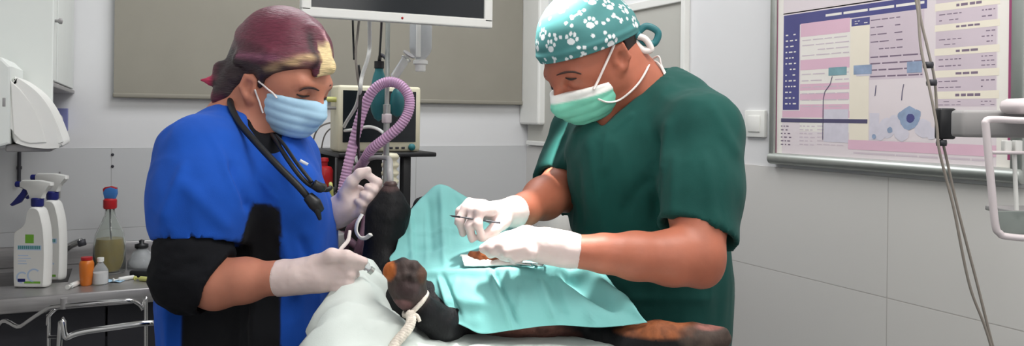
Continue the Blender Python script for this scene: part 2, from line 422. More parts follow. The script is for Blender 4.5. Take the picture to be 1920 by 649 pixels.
class Sculpt:
    def __init__(s, h, k=0.02): s.h, s.k, s.ops = h, k, []
    def cone(s, a, b, ra, rb, k=None, sub=False):
        s.ops.append(('c', np.array(a, float), np.array(b, float), ra, rb, k or s.k, sub)); return s
    def ball(s, c, r, k=None, sub=False): return s.ell(c, (r, r, r), None, k, sub)
    def ell(s, c, rad, rot=None, k=None, sub=False):
        s.ops.append(('e', np.array(c, float), np.array(rad, float), np.eye(3) if rot is None else np.array(rot, float), k or s.k, sub)); return s
    def chain(s, pts, k=None, sub=False):
        """pts: (px, py, depth, radius in pixels) along a limb."""
        for a, b in zip(pts, pts[1:]):
            s.cone(P(*a[:3]), P(*b[:3]), R(a[3], a[2]), R(b[3], b[2]), k, sub)
        return s
    def cut(s, p, n):                      # keep the side n points away from
        s.ops.append(('p', np.array(p, float), np.array(n, float) / np.linalg.norm(n))); return s
    def fn(s, f): s.ops.append(('f', f)); return s
    def run(s, smooth=2):
        h = s.h; lo, hi = np.full(3, 1e9), np.full(3, -1e9)
        for o in s.ops:
            if o[0] == 'c' and not o[6]:
                for q, r in ((o[1], o[3]), (o[2], o[4])): lo = np.minimum(lo, q - r); hi = np.maximum(hi, q + r)
            if o[0] == 'e' and not o[5]:
                m = np.abs(o[3].T) @ o[2]; lo = np.minimum(lo, o[1] - m); hi = np.maximum(hi, o[1] + m)
        lo -= 4 * h + 0.01; hi += 4 * h + 0.01
        n = np.ceil((hi - lo) / h).astype(int) + 1
        ax = [lo[i] + h * np.arange(n[i]) for i in range(3)]
        D = np.full(n, 0.5, np.float32)
        for o in s.ops:
            if o[0] in 'ce':
                k, sub = o[-2], o[-1]
                if o[0] == 'c': bl = np.minimum(o[1] - o[3], o[2] - o[4]); bh = np.maximum(o[1] + o[3], o[2] + o[4])
                else: m = np.abs(o[3].T) @ o[2]; bl, bh = o[1] - m, o[1] + m
                mg = k + 6 * h
                i0 = np.clip(np.floor((bl - mg - lo) / h).astype(int), 0, n); i1 = np.clip(np.ceil((bh + mg - lo) / h).astype(int) + 1, 0, n)
                if np.any(i1 <= i0): continue
                sl = tuple(slice(a, b) for a, b in zip(i0, i1))
                X, Y, Z = np.meshgrid(*(ax[i][sl[i]].astype(np.float32) for i in range(3)), indexing='ij')
                if o[0] == 'c':
                    a, b = o[1].astype(np.float32), o[2].astype(np.float32); ab = b - a; L2 = float(ab @ ab) + 1e-12
                    t = np.clip(((X - a[0]) * ab[0] + (Y - a[1]) * ab[1] + (Z - a[2]) * ab[2]) / L2, 0, 1)
                    d = np.sqrt((X - a[0] - t * ab[0]) ** 2 + (Y - a[1] - t * ab[1]) ** 2 + (Z - a[2] - t * ab[2]) ** 2) - (o[3] + (o[4] - o[3]) * t)
                else:
                    rt = o[3].astype(np.float32); X, Y, Z = X - np.float32(o[1][0]), Y - np.float32(o[1][1]), Z - np.float32(o[1][2])
                    q = [(rt[i, 0] * X + rt[i, 1] * Y + rt[i, 2] * Z) / np.float32(o[2][i]) for i in range(3)]
                    k0 = np.sqrt(q[0] ** 2 + q[1] ** 2 + q[2] ** 2)
                    k1 = np.sqrt((q[0] / o[2][0]) ** 2 + (q[1] / o[2][1]) ** 2 + (q[2] / o[2][2]) ** 2) + 1e-6
                    d = k0 * (k0 - 1) / k1
                    d = np.where(k0 < 1e-3, -min(o[2]), d)
                A = D[sl]
                if sub:
                    hh = np.maximum(k - np.abs(A + d), 0) / k; D[sl] = np.maximum(A, -d) + hh * hh * k * 0.25
                else:
                    hh = np.maximum(k - np.abs(A - d), 0) / k; D[sl] = np.minimum(A, d) - hh * hh * k * 0.25
            elif o[0] == 'p':
                p, nn = o[1], o[2]
                pl = (ax[0] - p[0])[:, None, None] * nn[0] + (ax[1] - p[1])[None, :, None] * nn[1] + (ax[2] - p[2])[None, None, :] * nn[2]
                D = np.maximum(D, pl.astype(np.float32))
            else:
                X, Y, Z = np.meshgrid(*[a.astype(np.float32) for a in ax], indexing='ij'); D = o[1](X, Y, Z, D).astype(np.float32)
        D[0], D[-1] = 0.5, 0.5; D[:, 0], D[:, -1] = 0.5, 0.5; D[:, :, 0], D[:, :, -1] = 0.5, 0.5
        V, Q = nets(D, lo, h)
        return relax(V, Q, smooth), Q
def nets(D, lo, h):
    ins = D < 0
    c = ins[:-1, :-1, :-1].astype(np.int8)
    c = sum(ins[i:ins.shape[0] - 1 + i, j:ins.shape[1] - 1 + j, k:ins.shape[2] - 1 + k].astype(np.int8) for i in (0, 1) for j in (0, 1) for k in (0, 1))
    I, J, K = np.nonzero((c > 0) & (c < 8))
    idx = np.full(c.shape, -1, np.int64); idx[I, J, K] = np.arange(len(I))
    S = np.zeros((len(I), 3)); N = np.zeros(len(I))
    for axn in range(3):
        for a in (0, 1):
            for b in (0, 1):
                o0 = [0, 0, 0]; others = [x for x in range(3) if x != axn]
                o0[others[0]] = a; o0[others[1]] = b; o1 = list(o0); o1[axn] = 1
                d0 = D[I + o0[0], J + o0[1], K + o0[2]]; d1 = D[I + o1[0], J + o1[1], K + o1[2]]
                m = (d0 < 0) != (d1 < 0)
                t = np.where(m, d0 / np.where(m, d0 - d1, 1), 0)
                pos = np.zeros((len(I), 3)); pos[:, others[0]] = a; pos[:, others[1]] = b; pos[:, axn] = t
                S += pos * m[:, None]; N += m
    V = lo + h * (np.stack([I, J, K], 1) + S / N[:, None])
    Qs = []
    for axn in range(3):
        u, w = [(1, 2), (2, 0), (0, 1)][axn]
        s0 = [slice(None)] * 3; s1 = [slice(None)] * 3
        s0[axn] = slice(0, -1); s1[axn] = slice(1, None)
        e = ins[tuple(s0)] != ins[tuple(s1)]
        E = np.argwhere(e)
        E = E[(E[:, u] > 0) & (E[:, w] > 0) & (E[:, u] < D.shape[u] - 1) & (E[:, w] < D.shape[w] - 1)]
        du, dw = np.zeros(3, int), np.zeros(3, int); du[u] = 1; dw[w] = 1
        g = lambda X: idx[X[:, 0], X[:, 1], X[:, 2]]
        q = np.stack([g(E - du - dw), g(E - dw), g(E), g(E - du)], 1)
        flip = ~ins[E[:, 0], E[:, 1], E[:, 2]]
        q[flip] = q[flip][:, ::-1]
        Qs.append(q)
    Q = np.concatenate(Qs); Q = Q[(Q >= 0).all(1)]
    return V, Q
def px_of(V):             # where a viewing-frame point falls in the frame (used to lay out cloth panels on a garment)
    u, v = V[:, 0] / V[:, 1], (CAMZ - V[:, 2]) / V[:, 1]
    return PX0 + F * (u * math.cos(ROLL) - v * math.sin(ROLL)), PY0 + F * (u * math.sin(ROLL) + v * math.cos(ROLL))
def folds(V, Q, amp, scale, it=1):
    N = normals(V, Q)
    n = fbm(V * np.array(scale), 3)
    return V + N * (amp * (1 - 2 * np.abs(n)))[:, None]
def surf(ctrl, nu=8, nv=8):
    """A smooth sheet through a grid of control points (rows x columns x 3)."""
    C = np.array(ctrl, float)
    rows = np.array([catmull(list(r), nu) for r in C])
    cols = np.array([catmull(list(rows[:, j]), nv) for j in range(rows.shape[1])]).transpose(1, 0, 2)
    a, b = cols.shape[:2]
    V = cols.reshape(-1, 3)
    i, j = np.meshgrid(np.arange(a - 1), np.arange(b - 1), indexing='ij')
    Q = np.stack([i * b + j, i * b + j + 1, (i + 1) * b + j + 1, (i + 1) * b + j], -1).reshape(-1, 4)
    return V, Q, a, b

# ================================================================== THE ROOM
LX, FY, CZ = -0.56, -1.6, 2.7       # left wall, open end behind the viewer, ceiling height
bm = B(); box2(bm, (LX - 0.1, FY, -0.1), (WX + 0.1, WY + 0.1, 0)); struct('floor', bm, M['floor'])
bm = B(); box2(bm, (LX - 0.1, FY, CZ), (WX + 0.1, WY + 0.1, CZ + 0.1)); struct('ceiling', bm, M['ceil'])
TZ = 1.31
tb = tile_mat('grey_wall_tile', (200, 201, 202), (172, 172, 172), 0, -0.045, TZ)
tr = tile_mat('pale_wall_tile', (212, 210, 207), (182, 178, 175), 1, 1.375, TZ)
bm = B(); box2(bm, (LX - 0.1, WY, 0), (WX + 0.1, WY + 0.1, CZ)); wb = struct('wall_back', bm, M['paint'])
bm = B(); box2(bm, (LX, WY - 0.006, 0), (WX, WY + 0.02, TZ)); struct('tile_wainscot', bm, tb, wb)
bm = B(); box2(bm, (WX, FY, 0), (WX + 0.1, WY, CZ)); wr = struct('wall_right', bm, M['paint'])
bm = B(); box2(bm, (WX - 0.006, FY, 0), (WX + 0.02, WY - 0.006, TZ)); struct('tile_wainscot', bm, tr, wr)
bm = B(); box2(bm, (LX - 0.1, FY, 0), (LX, WY, CZ)); wl = struct('wall_left', bm, M['paint'])
bm = B(); box2(bm, (LX - 0.02, FY, 0), (LX + 0.006, WY - 0.006, TZ)); struct('tile_wainscot', bm, tr, wl)
# frosted window in the right wall, beside the corner
y_far, _ = on_right(996, 100); y_near, ztop = on_right(1286, 4)
bm = B(); box2(bm, (WX - 0.012, y_near, TZ + 0.02), (WX + 0.02, y_far, ztop)); w1 = struct('window_1', bm, M['frosted'])
bm = B()
box2(bm, (WX - 0.022, y_near - 0.022, TZ + 0.005), (WX + 0.02, y_near, ztop + 0.03), 0.003)
box2(bm, (WX - 0.022, y_near, ztop), (WX + 0.02, y_far + 0.05, ztop + 0.03), 0.003)
box2(bm, (WX - 0.022, y_near, TZ + 0.005), (WX + 0.02, y_far, TZ + 0.025), 0.003)
struct('window_frame', bm, M['white'], w1)
bm = B(); ya, _ = on_right(1012, 100, 0.04); box2(bm, (WX - 0.045, ya, TZ + 0.10), (WX + 0.01, WY - 0.002, CZ), 0.01); struct('trim_1', bm, M['white'])
# window in the back wall, behind the blind
xa, zb = on_back(213, 183, 0.03); xb, zb2 = on_back(978, 193, 0.03)
bm = B(); box2(bm, (xa + 0.03, WY - 0.006, zb + 0.05), (xb - 0.03, WY + 0.02, CZ - 0.12)); w2 = struct('window_2', bm, M['frosted'])
# ------------------------------------------------------------------ blind
t = Thing('roller_blind', 'taupe roller blind pulled down over the window in the back wall', 'blind', ((xa + xb) / 2, WY - 0.03, zb), 'room')
bm = B(); box2(bm, (xa, WY - 0.032, zb + 0.012), (xb, WY - 0.029, CZ - 0.06)); t.add('fabric', bm, M['blind'], smooth=False)
bm = B(); box2(bm, (xa - 0.003, WY - 0.038, zb), (xb + 0.003, WY - 0.024, zb + 0.018), 0.004); t.add('bottom_rail', bm, M['blind'])
bm = B(); lathe(bm, [(0.025, 0), (0.025, xb - xa)], (xa, WY - 0.03, CZ - 0.05), (1, 0, 0)); t.add('roller', bm, M['alu'], smooth='auto')
bm = B(); box2(bm, (xa - 0.01, WY - 0.06, CZ - 0.085), (xa, WY + 0.002, CZ - 0.015)); t.add('bracket', bm, M['white'], smooth=False)
bm = B(); box2(bm, (xb, WY - 0.06, CZ - 0.085), (xb + 0.01, WY + 0.002, CZ - 0.015)); t.add('bracket', bm, M['white'], smooth=False)

# ------------------------------------------------------------------ wall cabinet on the left
cx1, cz0 = -0.173, 1.525
t = Thing('wall_cabinet', 'white wall cabinet hanging in the far corner above the sink', 'cabinet', (LX, 2.9, cz0), 'room')
bm = B(); box2(bm, (LX - 0.004, 2.42, cz0), (cx1 - 0.02, WY + 0.002, 2.45), 0.002); t.add('carcass', bm, M['cabinet'], smooth=False)
bm = B(); box2(bm, (LX - 0.004, 2.40, 1.37), (cx1 + 0.002, 2.42, 2.47), 0.003); t.add('side_panel', bm, M['cabinet'], smooth=False)
for (a, b) in ((2.424, 2.545), (2.585, WY - 0.01)):
    bm = B(); box2(bm, (cx1 - 0.018, a, cz0 + 0.004), (cx1, b, 2.45), 0.002); d = t.add('door', bm, M['cabinet'], smooth=False)
    if a < 2.5:
        bm = B(); lathe(bm, [(0.004, 0), (0.004, 0.008), (0.008, 0.012), (0.008, 0.018), (0, 0.02)], (cx1 - 0.001, 2.47, 1.69), (1, 0, 0), 14); t.add('knob', bm, M['greypl'], d)
bm = B(); box2(bm, (cx1 - 0.06, 2.546, cz0 + 0.002), (cx1 - 0.016, 2.584, 2.45)); t.add('door_gap', bm, M['black'], smooth=False)
bm = B(); box2(bm, (LX, 2.425, cz0 - 0.014), (cx1 + 0.004, WY - 0.004, cz0 - 0.001), 0.003); t.add('light_rail', bm, M['greypl'], smooth=False)

# ------------------------------------------------------------------ towel dispenser on the left wall
oy = WY - 2.20
def lw(px, py): X, z = on_back(px, py, oy); return (X, z)
t = Thing('paper_towel_dispenser', 'white curved paper towel dispenser on the wall below the cabinet', 'dispenser', (LX, 2.2, 1.36), 'room')
prof = [lw(*p) for p in ((22, 140), (45, 152), (72, 172), (93, 198), (108, 228), (118, 255), (123, 270), (117, 276), (90, 278), (60, 275), (40, 270), (22, 262))]
bm = B(); prism(bm, chaikin(prof), 0.24, (0, 2.40, 0), (1, 0, 0), (0, 0, 1), 0.012); t.add('hood', bm, M['white'], smooth='auto')
prof2 = [lw(*p) for p in ((24, 152), (42, 168), (62, 195), (80, 232), (90, 266), (60, 268), (44, 263), (30, 250))]
bm = B(); prism(bm, prof2, 0.006, (0, 2.162, 0), (1, 0, 0), (0, 0, 1), 0.002); t.add('side_panel', bm, M['white'], smooth=False)
x0, z0 = lw(20, 272); x1, z1 = lw(20, 118)
bm = B(); prism(bm, [(LX - 0.003, z1 + 0.01), (x0 - 0.015, z1 + 0.01), (x0 + 0.004, z1 - 0.01), (x0 + 0.004, z0 + 0.004), (x0 - 0.02, z0 - 0.004), (LX - 0.003, z0 - 0.004)], 0.25, (0, 2.405, 0), (1, 0, 0), (0, 0, 1), 0.006)
t.add('back_box', bm, M['cabinet'], smooth=False)
bm = B()
box2(bm, (x0 - 0.012, 2.1535, z0 + 0.09), (x0 - 0.006, 2.158, z0 + 0.11), 0.001); t.add('lock', bm, M['greypl'])
bm = B(); a = lw(12, 275); b_ = lw(116, 275); box2(bm, (a[0], 2.18, a[1] - 0.012), (b_[0] - 0.02, 2.385, a[1] + 0.006), 0.004); t.add('paper_slot', bm, M['greypl'])
# glove box on the back wall below the cabinet
X0, zt = on_back(96, 203, 0.05); X1, zb_ = on_back(126, 246, 0.05)
t = Thing('glove_box', 'lilac cardboard box on the back wall behind the towel dispenser', 'box', ((X0 + X1) / 2, WY - 0.03, zb_), 'room')
bm = B(); box2(bm, (X0, WY - 0.05, zb_), (X1, WY - 0.001, zt), 0.002); t.add('carton', bm, M['lilac'], smooth=False)
bm = B(); lathe(bm, [(0.012, 0), (0.012, 0.002), (0, 0.002)], ((X0 + X1) / 2, WY - 0.0505, (zb_ + zt) / 2), (0, -1, 0), 16, sy=1.6); t.add('opening', bm, M['white'], smooth=False)
# pipe stubs under the dispenser
for px, y0, y1, lab in ((36, 284, 346, 'dark pipe clipped to the wall tiles below the towel dispenser'), (112, 322, 372, 'thin grey pipe on the wall tiles behind the spray bottles')):
    Xa, za = on_back(px, y0, 0.02); Xb, zb3 = on_back(px, y1, 0.02)
    bm = B(); tube(bm, [(Xa, WY - 0.016, za), (Xa, WY - 0.016, zb3)], 0.006 if px < 100 else 0.003, 10); box2(bm, (Xa - 0.008, WY - 0.02, (za + zb3) / 2 - 0.006), (Xa + 0.008, WY - 0.003, (za + zb3) / 2 + 0.006), 0.002)
    single('water_pipe', lab, 'pipe', bm, M['dark'] if px < 100 else M['greypl'], (Xa, WY - 0.016, zb3), 'room', smooth='auto')
for py, lab in ((290, 'small screw plug in the grey back wall tiles, upper one'), (312, 'small screw plug in the grey back wall tiles, lower one')):
    Xa, za = on_back(211, py, 0.006)
    bm = B(); lathe(bm, [(0.0055, 0), (0.005, 0.003), (0, 0.004)], (Xa, WY - 0.0062, za), (0, -1, 0), 12); single('wall_plug', lab, 'plug', bm, M['dark'], (Xa, WY - 0.006, za), 'room')

# ------------------------------------------------------------------ steel counter with sink
CT, CF, CR = 0.885, 2.80, 0.56      # worktop height, front edge, right end
hx0, hx1, hy0, hy1 = -0.46, -0.16, 3.0, 3.26
t = Thing('sink_counter', 'stainless steel worktop with a sink along the back wall', 'counter', (0, 3.0, 0), 'room')
bm = B()
for lo, hi in (((LX + 0.007, CF, CT - 0.02), (CR, hy0, CT)), ((LX + 0.007, hy1, CT - 0.02), (CR, WY - 0.008, CT)), ((LX + 0.007, hy0, CT - 0.02), (hx0, hy1, CT)), ((hx1, hy0, CT - 0.02), (CR, hy1, CT))): box2(bm, lo, hi)
t.add('worktop', bm, M['steel'], smooth=False)
bm = B(); box2(bm, (LX + 0.007, CF - 0.004, CT - 0.045), (CR, CF + 0.016, CT + 0.002), 0.004); t.add('front_edge', bm, M['steel'])
bm = B(); box2(bm, (LX + 0.007, WY - 0.022, CT), (CR, WY - 0.007, CT + 0.075), 0.004); t.add('backsplash', bm, M['steel'])
bm = B()
for lo, hi in (((hx0, hy0, CT - 0.16), (hx0 + 0.004, hy1, CT)), ((hx1 - 0.004, hy0, CT - 0.16), (hx1, hy1, CT)), ((hx0, hy0, CT - 0.16), (hx1, hy0 + 0.004, CT)), ((hx0, hy1 - 0.004, CT - 0.16), (hx1, hy1, CT)), ((hx0, hy0, CT - 0.164), (hx1, hy1, CT - 0.16))): box2(bm, lo, hi)
t.add('basin', bm, M['steel'], smooth=False)
for i, (a, b) in enumerate(((LX + 0.02, -0.05), (-0.045, 0.54))):  # added dark fronts; their grey stands in for shade under the worktop
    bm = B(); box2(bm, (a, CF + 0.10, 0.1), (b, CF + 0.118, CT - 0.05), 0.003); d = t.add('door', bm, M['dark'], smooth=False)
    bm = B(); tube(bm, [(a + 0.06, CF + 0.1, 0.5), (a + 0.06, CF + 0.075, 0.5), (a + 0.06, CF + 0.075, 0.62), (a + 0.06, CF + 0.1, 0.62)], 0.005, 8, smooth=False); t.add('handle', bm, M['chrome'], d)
bm = B(); box2(bm, (LX + 0.01, CF + 0.12, 0.0), (CR - 0.01, WY - 0.01, CT - 0.17)); t.add('undercounter_shade_box', bm, M['dark'], smooth=False)  # added block, coloured dark in place of shaded wall tile
def ctr(px, py):          # where a spot of the photo lies on the worktop (viewing frame)
    u, v = ray(px, py); d = (CAMZ - CT) / v; return np.array((u * d, d, CT))
# faucet
b0 = np.array(view(-0.26, 3.29, CT))
tip = P(152, 452, 2.72)
t = Thing('faucet', 'chrome mixer tap over the sink behind the spray bottles', 'tap', b0)
bm = B(); lathe(bm, [(0.026, 0), (0.026, 0.008), (0.018, 0.014), (0.017, 0.06), (0.02, 0.065), (0.0, 0.075)], b0, seg=20); t.add('body', bm, M['chrome'])
m1 = P(116, 473, 2.78)
bm = B(); tube(bm, [b0 + (0, 0, 0.05), m1, P(130, 462, 2.74), tip], [0.012, 0.012, 0.012, 0.011], 14); t.add('spout', bm, M['chrome'])
bm = B(); lathe(bm, [(0.013, 0), (0.013, 0.02), (0.009, 0.022), (0, 0.022)], tip + np.array((0, 0, 0.004)), (0.25, 0.0, -0.97), 14); t.add('aerator', bm, M['dark'])
bm = B(); tube(bm, [b0 + (0, 0, 0.07), b0 + (0.01, -0.01, 0.1), b0 + (0.05, -0.03, 0.13)], [0.009, 0.007, 0.005], 10); t.add('lever', bm, M['chrome'])

# ------------------------------------------------------------------ spray bottles
def spray_bottle(bx, by, rot, label, grp):
    c = ctr(bx, by); c[1] += 0.025; s = c[1] / F
    t = Thing('spray_bottle', label, 'bottle', c, group=grp)
    O = c + np.array((0, 0.024, 0))
    T = lambda x, y: (x * s, y * s)
    prof = [T(*p) for p in ((-30, 2), (-28, 0), (27, 0), (30, 3), (31, 60), (29, 105), (24, 130), (17, 152), (-4, 152), (-7, 128), (-12, 116), (-28, 106), (-31, 100), (-31, 50))]
    bm = B(); pillow(bm, chaikin(prof), 0.048, O, (1, 0, 0), (0, 0, 1)); t.add('body', bm, M['white'], smooth='auto')
    cx = 6.5 * s
    bm = B(); lathe(bm, [(0.017, 0), (0.0185, 0.004), (0.0185, 0.024), (0.015, 0.028), (0, 0.028)], c + (cx, 0, 151 * s), seg=20); t.add('collar', bm, M['navy'], smooth='auto')
    hp = [T(*p) for p in ((-6, 166), (18, 166), (20, 180), (34, 190), (34, 196), (12, 200), (-20, 200), (-24, 196), (-24, 186), (-8, 184))]
    bm = B(); prism(bm, hp, 0.024, c + np.array((0, 0.012, 0)), (1, 0, 0), (0, 0, 1), 0.004); h = t.add('trigger_head', bm, M['white'], smooth='auto')
    bm = B(); lathe(bm, [(0.008, 0), (0.0095, 0.003), (0.0095, 0.016), (0, 0.018)], c + (-24 * s, 0, 192 * s), (-1, 0, 0), 14); t.add('nozzle', bm, M['navy'], h, smooth='auto')
    tp = [T(*p) for p in ((-10, 186), (-18, 187), (-22, 176), (-32, 164), (-44, 154), (-40, 151), (-24, 158), (-14, 172))]
    bm = B(); prism(bm, tp, 0.012, c + np.array((0, 0.006, 0)), (1, 0, 0), (0, 0, 1), 0.002); t.add('trigger', bm, M['navy'], h, smooth='auto')
    bm = B(); f = c[1] - 0.0245
    def q(x0, y0, x1, y1, mi, k=0): quad(bm, [(c[0] + x0 * s, f - 0.0001 * k, CT + y0 * s), (c[0] + x1 * s, f - 0.0001 * k, CT + y0 * s), (c[0] + x1 * s, f - 0.0001 * k, CT + y1 * s), (c[0] + x0 * s, f - 0.0001 * k, CT + y1 * s)], mi)
    q(-24, 8, 24, 98, 0); q(-7, 84, 9, 100, 1, 1)
    q(-21, 71, 23, 80, 4, 1)
    x = -20
    while x < 21:
        w = random.uniform(2.2, 3.6); q(x, 73, x + w, 79, 2, 2); x += w + 0.9
    for k in range(4):
        q(-20, 60 - 5 * k, -20 + random.uniform(14, 26), 61.5 - 5 * k, 3, 1)
    for cxx, cyy, rad, mi in ((-12, 20, 11, 3), (10, 24, 13, 3)):
        for a in range(14):
            a0, a1 = 0.25 * PI + a * 0.09 * PI, 0.25 * PI + (a + 1) * 0.09 * PI
            quad(bm, [(c[0] + (cxx + rr * math.cos(aa)) * s, f - 0.0002, CT + (cyy + rr * math.sin(aa)) * s) for rr, aa in ((rad, a0), (rad - 3, a0), (rad - 3, a1), (rad, a1))], mi)
    q(-20, 12, -6, 18, 5, 3); q(-8, 9, 22, 13, 6, 2)
    t.add('label', bm, [M['white'], M['lime'], M['tealprint'], M['paleblue'], M['paleblue'], M['navy'], M['lime']], smooth=False)
    return t
spray_bottle(53, 541, 0, 'white trigger spray bottle with green square label, nearest the counter edge', 'white spray bottles')
spray_bottle(82, 528, 0, 'white trigger spray bottle half hidden behind another white one', 'white spray bottles')

# ------------------------------------------------------------------ glass bottle with a red and blue sprayer
c = ctr(205, 511); s = c[1] / F
t = Thing('glass_spray_bottle', 'clear glass bottle of yellowish liquid with a red and blue spray top', 'bottle', c)
pr = [(0, 0), (26, 0), (28, 4), (28, 50), (25, 72), (16, 92), (9, 108), (8, 118), (9, 122)]
bm = B(); lathe(bm, [(r * s, h * s) for r, h in pr] + [(6.5 * s, 122 * s), (6.5 * s, 108 * s), (14 * s, 91 * s), (23 * s, 71 * s), (26 * s, 50 * s), (26 * s, 5 * s), (0, 4 * s)], c, seg=28); t.add('bottle', bm, M['glass'])
bm = B(); lathe(bm, [(0, 4.6 * s), (25.4 * s, 5.4 * s), (25.4 * s, 50 * s), (23 * s, 64 * s), (0, 64 * s)], c, seg=24); t.add('liquid', bm, M['liquid'], smooth='auto')
bm = B(); lathe(bm, [(11 * s, 0), (12 * s, 3 * s), (12 * s, 16 * s), (9 * s, 19 * s), (0, 19 * s)], c + (0, 0, 120 * s), seg=20); t.add('collar', bm, M['red'], smooth='auto')
bm = B(); prism(bm, [(x * s, y * s) for x, y in ((-9, 138), (9, 138), (13, 148), (12, 157), (2, 160), (-8, 157), (-12, 150))], 0.02, c + np.array((0, 0.01, 0)), (1, 0, 0), (0, 0, 1), 0.004); t.add('trigger_head', bm, M['bluep'], smooth='auto')
bm = B(); prism(bm, [(x * s, y * s) for x, y in ((-13, 157), (-9, 160), (2, 162), (12, 159), (12, 155), (2, 157), (-8, 154), (-12, 146))], 0.014, c + np.array((0, 0.008, 0)), (1, 0, 0), (0, 0, 1), 0.002); t.add('trigger', bm, M['red'], smooth='auto')
bm = B(); tube(bm, [c + (0, 0, 120 * s), c + (2 * s, 0, 70 * s), c + (9 * s, 0, 8 * s)], 1.6 * s, 8); t.add('dip_tube', bm, M['dark'])
# small things on the worktop
c = ctr(162, 535); s = c[1] / F
t = Thing('orange_vial', 'small orange bottle with a dark red cap near the counter edge', 'bottle', c)
bm = B(); lathe(bm, [(0, 0), (9 * s, 0), (10 * s, 3 * s), (12 * s, 20 * s), (13 * s, 40 * s), (11 * s, 46 * s), (8 * s, 48 * s), (0, 48 * s)], c, seg=20); t.add('bottle', bm, M['amber'])
bm = B(); lathe(bm, [(9 * s, 0), (10 * s, 1 * s), (10 * s, 6 * s), (0, 7 * s)], c + (0, 0, 47 * s), seg=20); t.add('cap', bm, M['red'], smooth='auto')
c = ctr(188, 533)
t = Thing('clear_vial', 'small clear vial standing right beside the orange bottle', 'vial', c)
bm = B(); lathe(bm, [(0, 0), (13 * s, 0), (14 * s, 3 * s), (14 * s, 26 * s), (8 * s, 36 * s), (5 * s, 40 * s), (5 * s, 44 * s), (0, 44 * s)], c, seg=20); t.add('bottle', bm, M['clear'])
bm = B(); lathe(bm, [(0, 0), (11 * s, 0), (11 * s, 20 * s), (0, 20 * s)], c + (0, 0, 2 * s), seg=18); t.add('label', bm, M['gauze'], smooth='auto')
bm = B(); lathe(bm, [(6 * s, 0), (6 * s, 7 * s), (0, 8 * s)], c + (0, 0, 43 * s), seg=16); t.add('cap', bm, M['white'], smooth='auto')
c = ctr(265, 503); s = c[1] / F
t = Thing('glass_flask', 'clear glass jar with a dark stopper behind the woman’s sleeve', 'jar', c)
bm = B(); lathe(bm, [(0, 0), (24 * s, 0), (25 * s, 3 * s), (24 * s, 14 * s), (15 * s, 30 * s), (10 * s, 35 * s), (10 * s, 38 * s), (8 * s, 38 * s), (8 * s, 34 * s), (13 * s, 29 * s), (22 * s, 13 * s), (22 * s, 4 * s), (0, 3 * s)], c, seg=24); t.add('jar', bm, M['clear'])
bm = B(); lathe(bm, [(9 * s, 0), (12 * s, 2 * s), (12 * s, 8 * s), (4 * s, 10 * s), (5 * s, 15 * s), (0, 17 * s)], c + (0, 0, 37 * s), seg=18); t.add('stopper', bm, M['black'])
a = ctr(262, 521)
bm = B(); box(bm, a + (0.01, 0.02, 0.012), (0.09, 0.05, 0.024), None, 0.006); single('dark_case', 'dark flat case lying on the worktop in front of the glass jar', 'case', bm, M['black'], a)
def lying(name, label, cat, p0, p1, rpx, m, cap=None):
    a, b = ctr(*p0), ctr(*p1); r = rpx * a[1] / F; a[2] += r; b[2] += r
    d = (b - a) / np.linalg.norm(b - a)
    t = Thing(name, label, cat, (a + b) / 2 - (0, 0, r))
    L = np.linalg.norm(b - a)
    bm = B(); lathe(bm, [(r * 0.6, 0), (r, r * 0.4), (r, L - r), (r * 0.5, L - r * 0.4), (r * 0.4, L)], a, d, 14); t.add('barrel', bm, m, smooth='auto')
    bm = B(); lathe(bm, [(r * 0.3, 0), (r * 0.3, r * 2), (r * 0.9, r * 2.1), (r * 0.9, r * 2.6), (0, r * 2.6)], a, -d, 12); t.add('plunger', bm, cap or m, smooth='auto')
lying('syringe', 'white syringe lying near the counter edge by the yellow one', 'syringe', (222, 528), (254, 523), 4, M['white'])
lying('syringe', 'yellow green syringe lying beside the dark case', 'syringe', (262, 527), (296, 530), 4.5, M['yellow'])
lying('plastic_tube', 'short white tube lying at the foot of the orange bottle', 'tube', (133, 541), (152, 533), 5, M['white'])
a = ctr(208, 528)
V, Q, _, _ = surf([[a + (x * 0.02, y * 0.02, 0.0015 + 0.003 * ((x * y) % 2)) for x in range(-1, 3)] for y in range(-1, 2)], 5, 5)
single('paper_wrapper', 'crumpled pale green wrapper under the clear vial', 'wrapper', (V, Q), M['maskb'], a)

# ------------------------------------------------------------------ chrome trolley in front of the counter
t = Thing('chrome_trolley', 'bent chrome tube trolley standing under the counter edge', 'trolley', P(180, 649, 2.2) * (1, 1, 0))
Dt = 2.25
def tp(*pts): return [P(x, y, Dt + dd) for x, y, dd in pts]
g = lambda px, dd: np.array((*P(px, 600, Dt + dd)[:2], 0.012))
rad = 4.2 * Dt / F
bm = B(); tube(bm, [g(-40, 0.1)] + tp((-14, 650, 0.05), (40, 612, 0.03), (85, 582, 0.0), (105, 575, 0.0), (160, 570, 0.0), (235, 564, 0.03), (255, 567, 0.05), (268, 580, 0.06), (274, 605, 0.06)) + [g(276, 0.06)], rad, 12); t.add('top_rail', bm, M['chrome'])
bm = B(); tube(bm, [g(100, -0.2)] + tp((112, 649, -0.2), (125, 634, -0.2), (150, 624, -0.19), (200, 616, -0.17), (278, 606, -0.13), (296, 612, -0.1), (310, 640, -0.1)) + [g(312, -0.1)], rad * 1.25, 12); t.add('lower_rail', bm, M['chrome'])
bm = B(); tube(bm, tp((104, 580, 0.02), (93, 592, 0.02), (90, 610, 0.02), (92, 634, 0.02)) + [g(92, 0.02)], rad * 0.95, 12); t.add('leg', bm, M['chrome'])
bm = B(); tube(bm, tp((92, 632, 0.02), (118, 632, -0.19)), rad * 0.8, 10); t.add('cross_bar', bm, M['chrome'])
bm = B(); lathe(bm, [(rad * 1.5, 0), (rad * 1.5, 0.03), (0, 0.03)], P(120, 571, Dt) - np.array((0, 0, 0.012)), seg=14); t.add('clamp', bm, M['greypl'], smooth='auto')
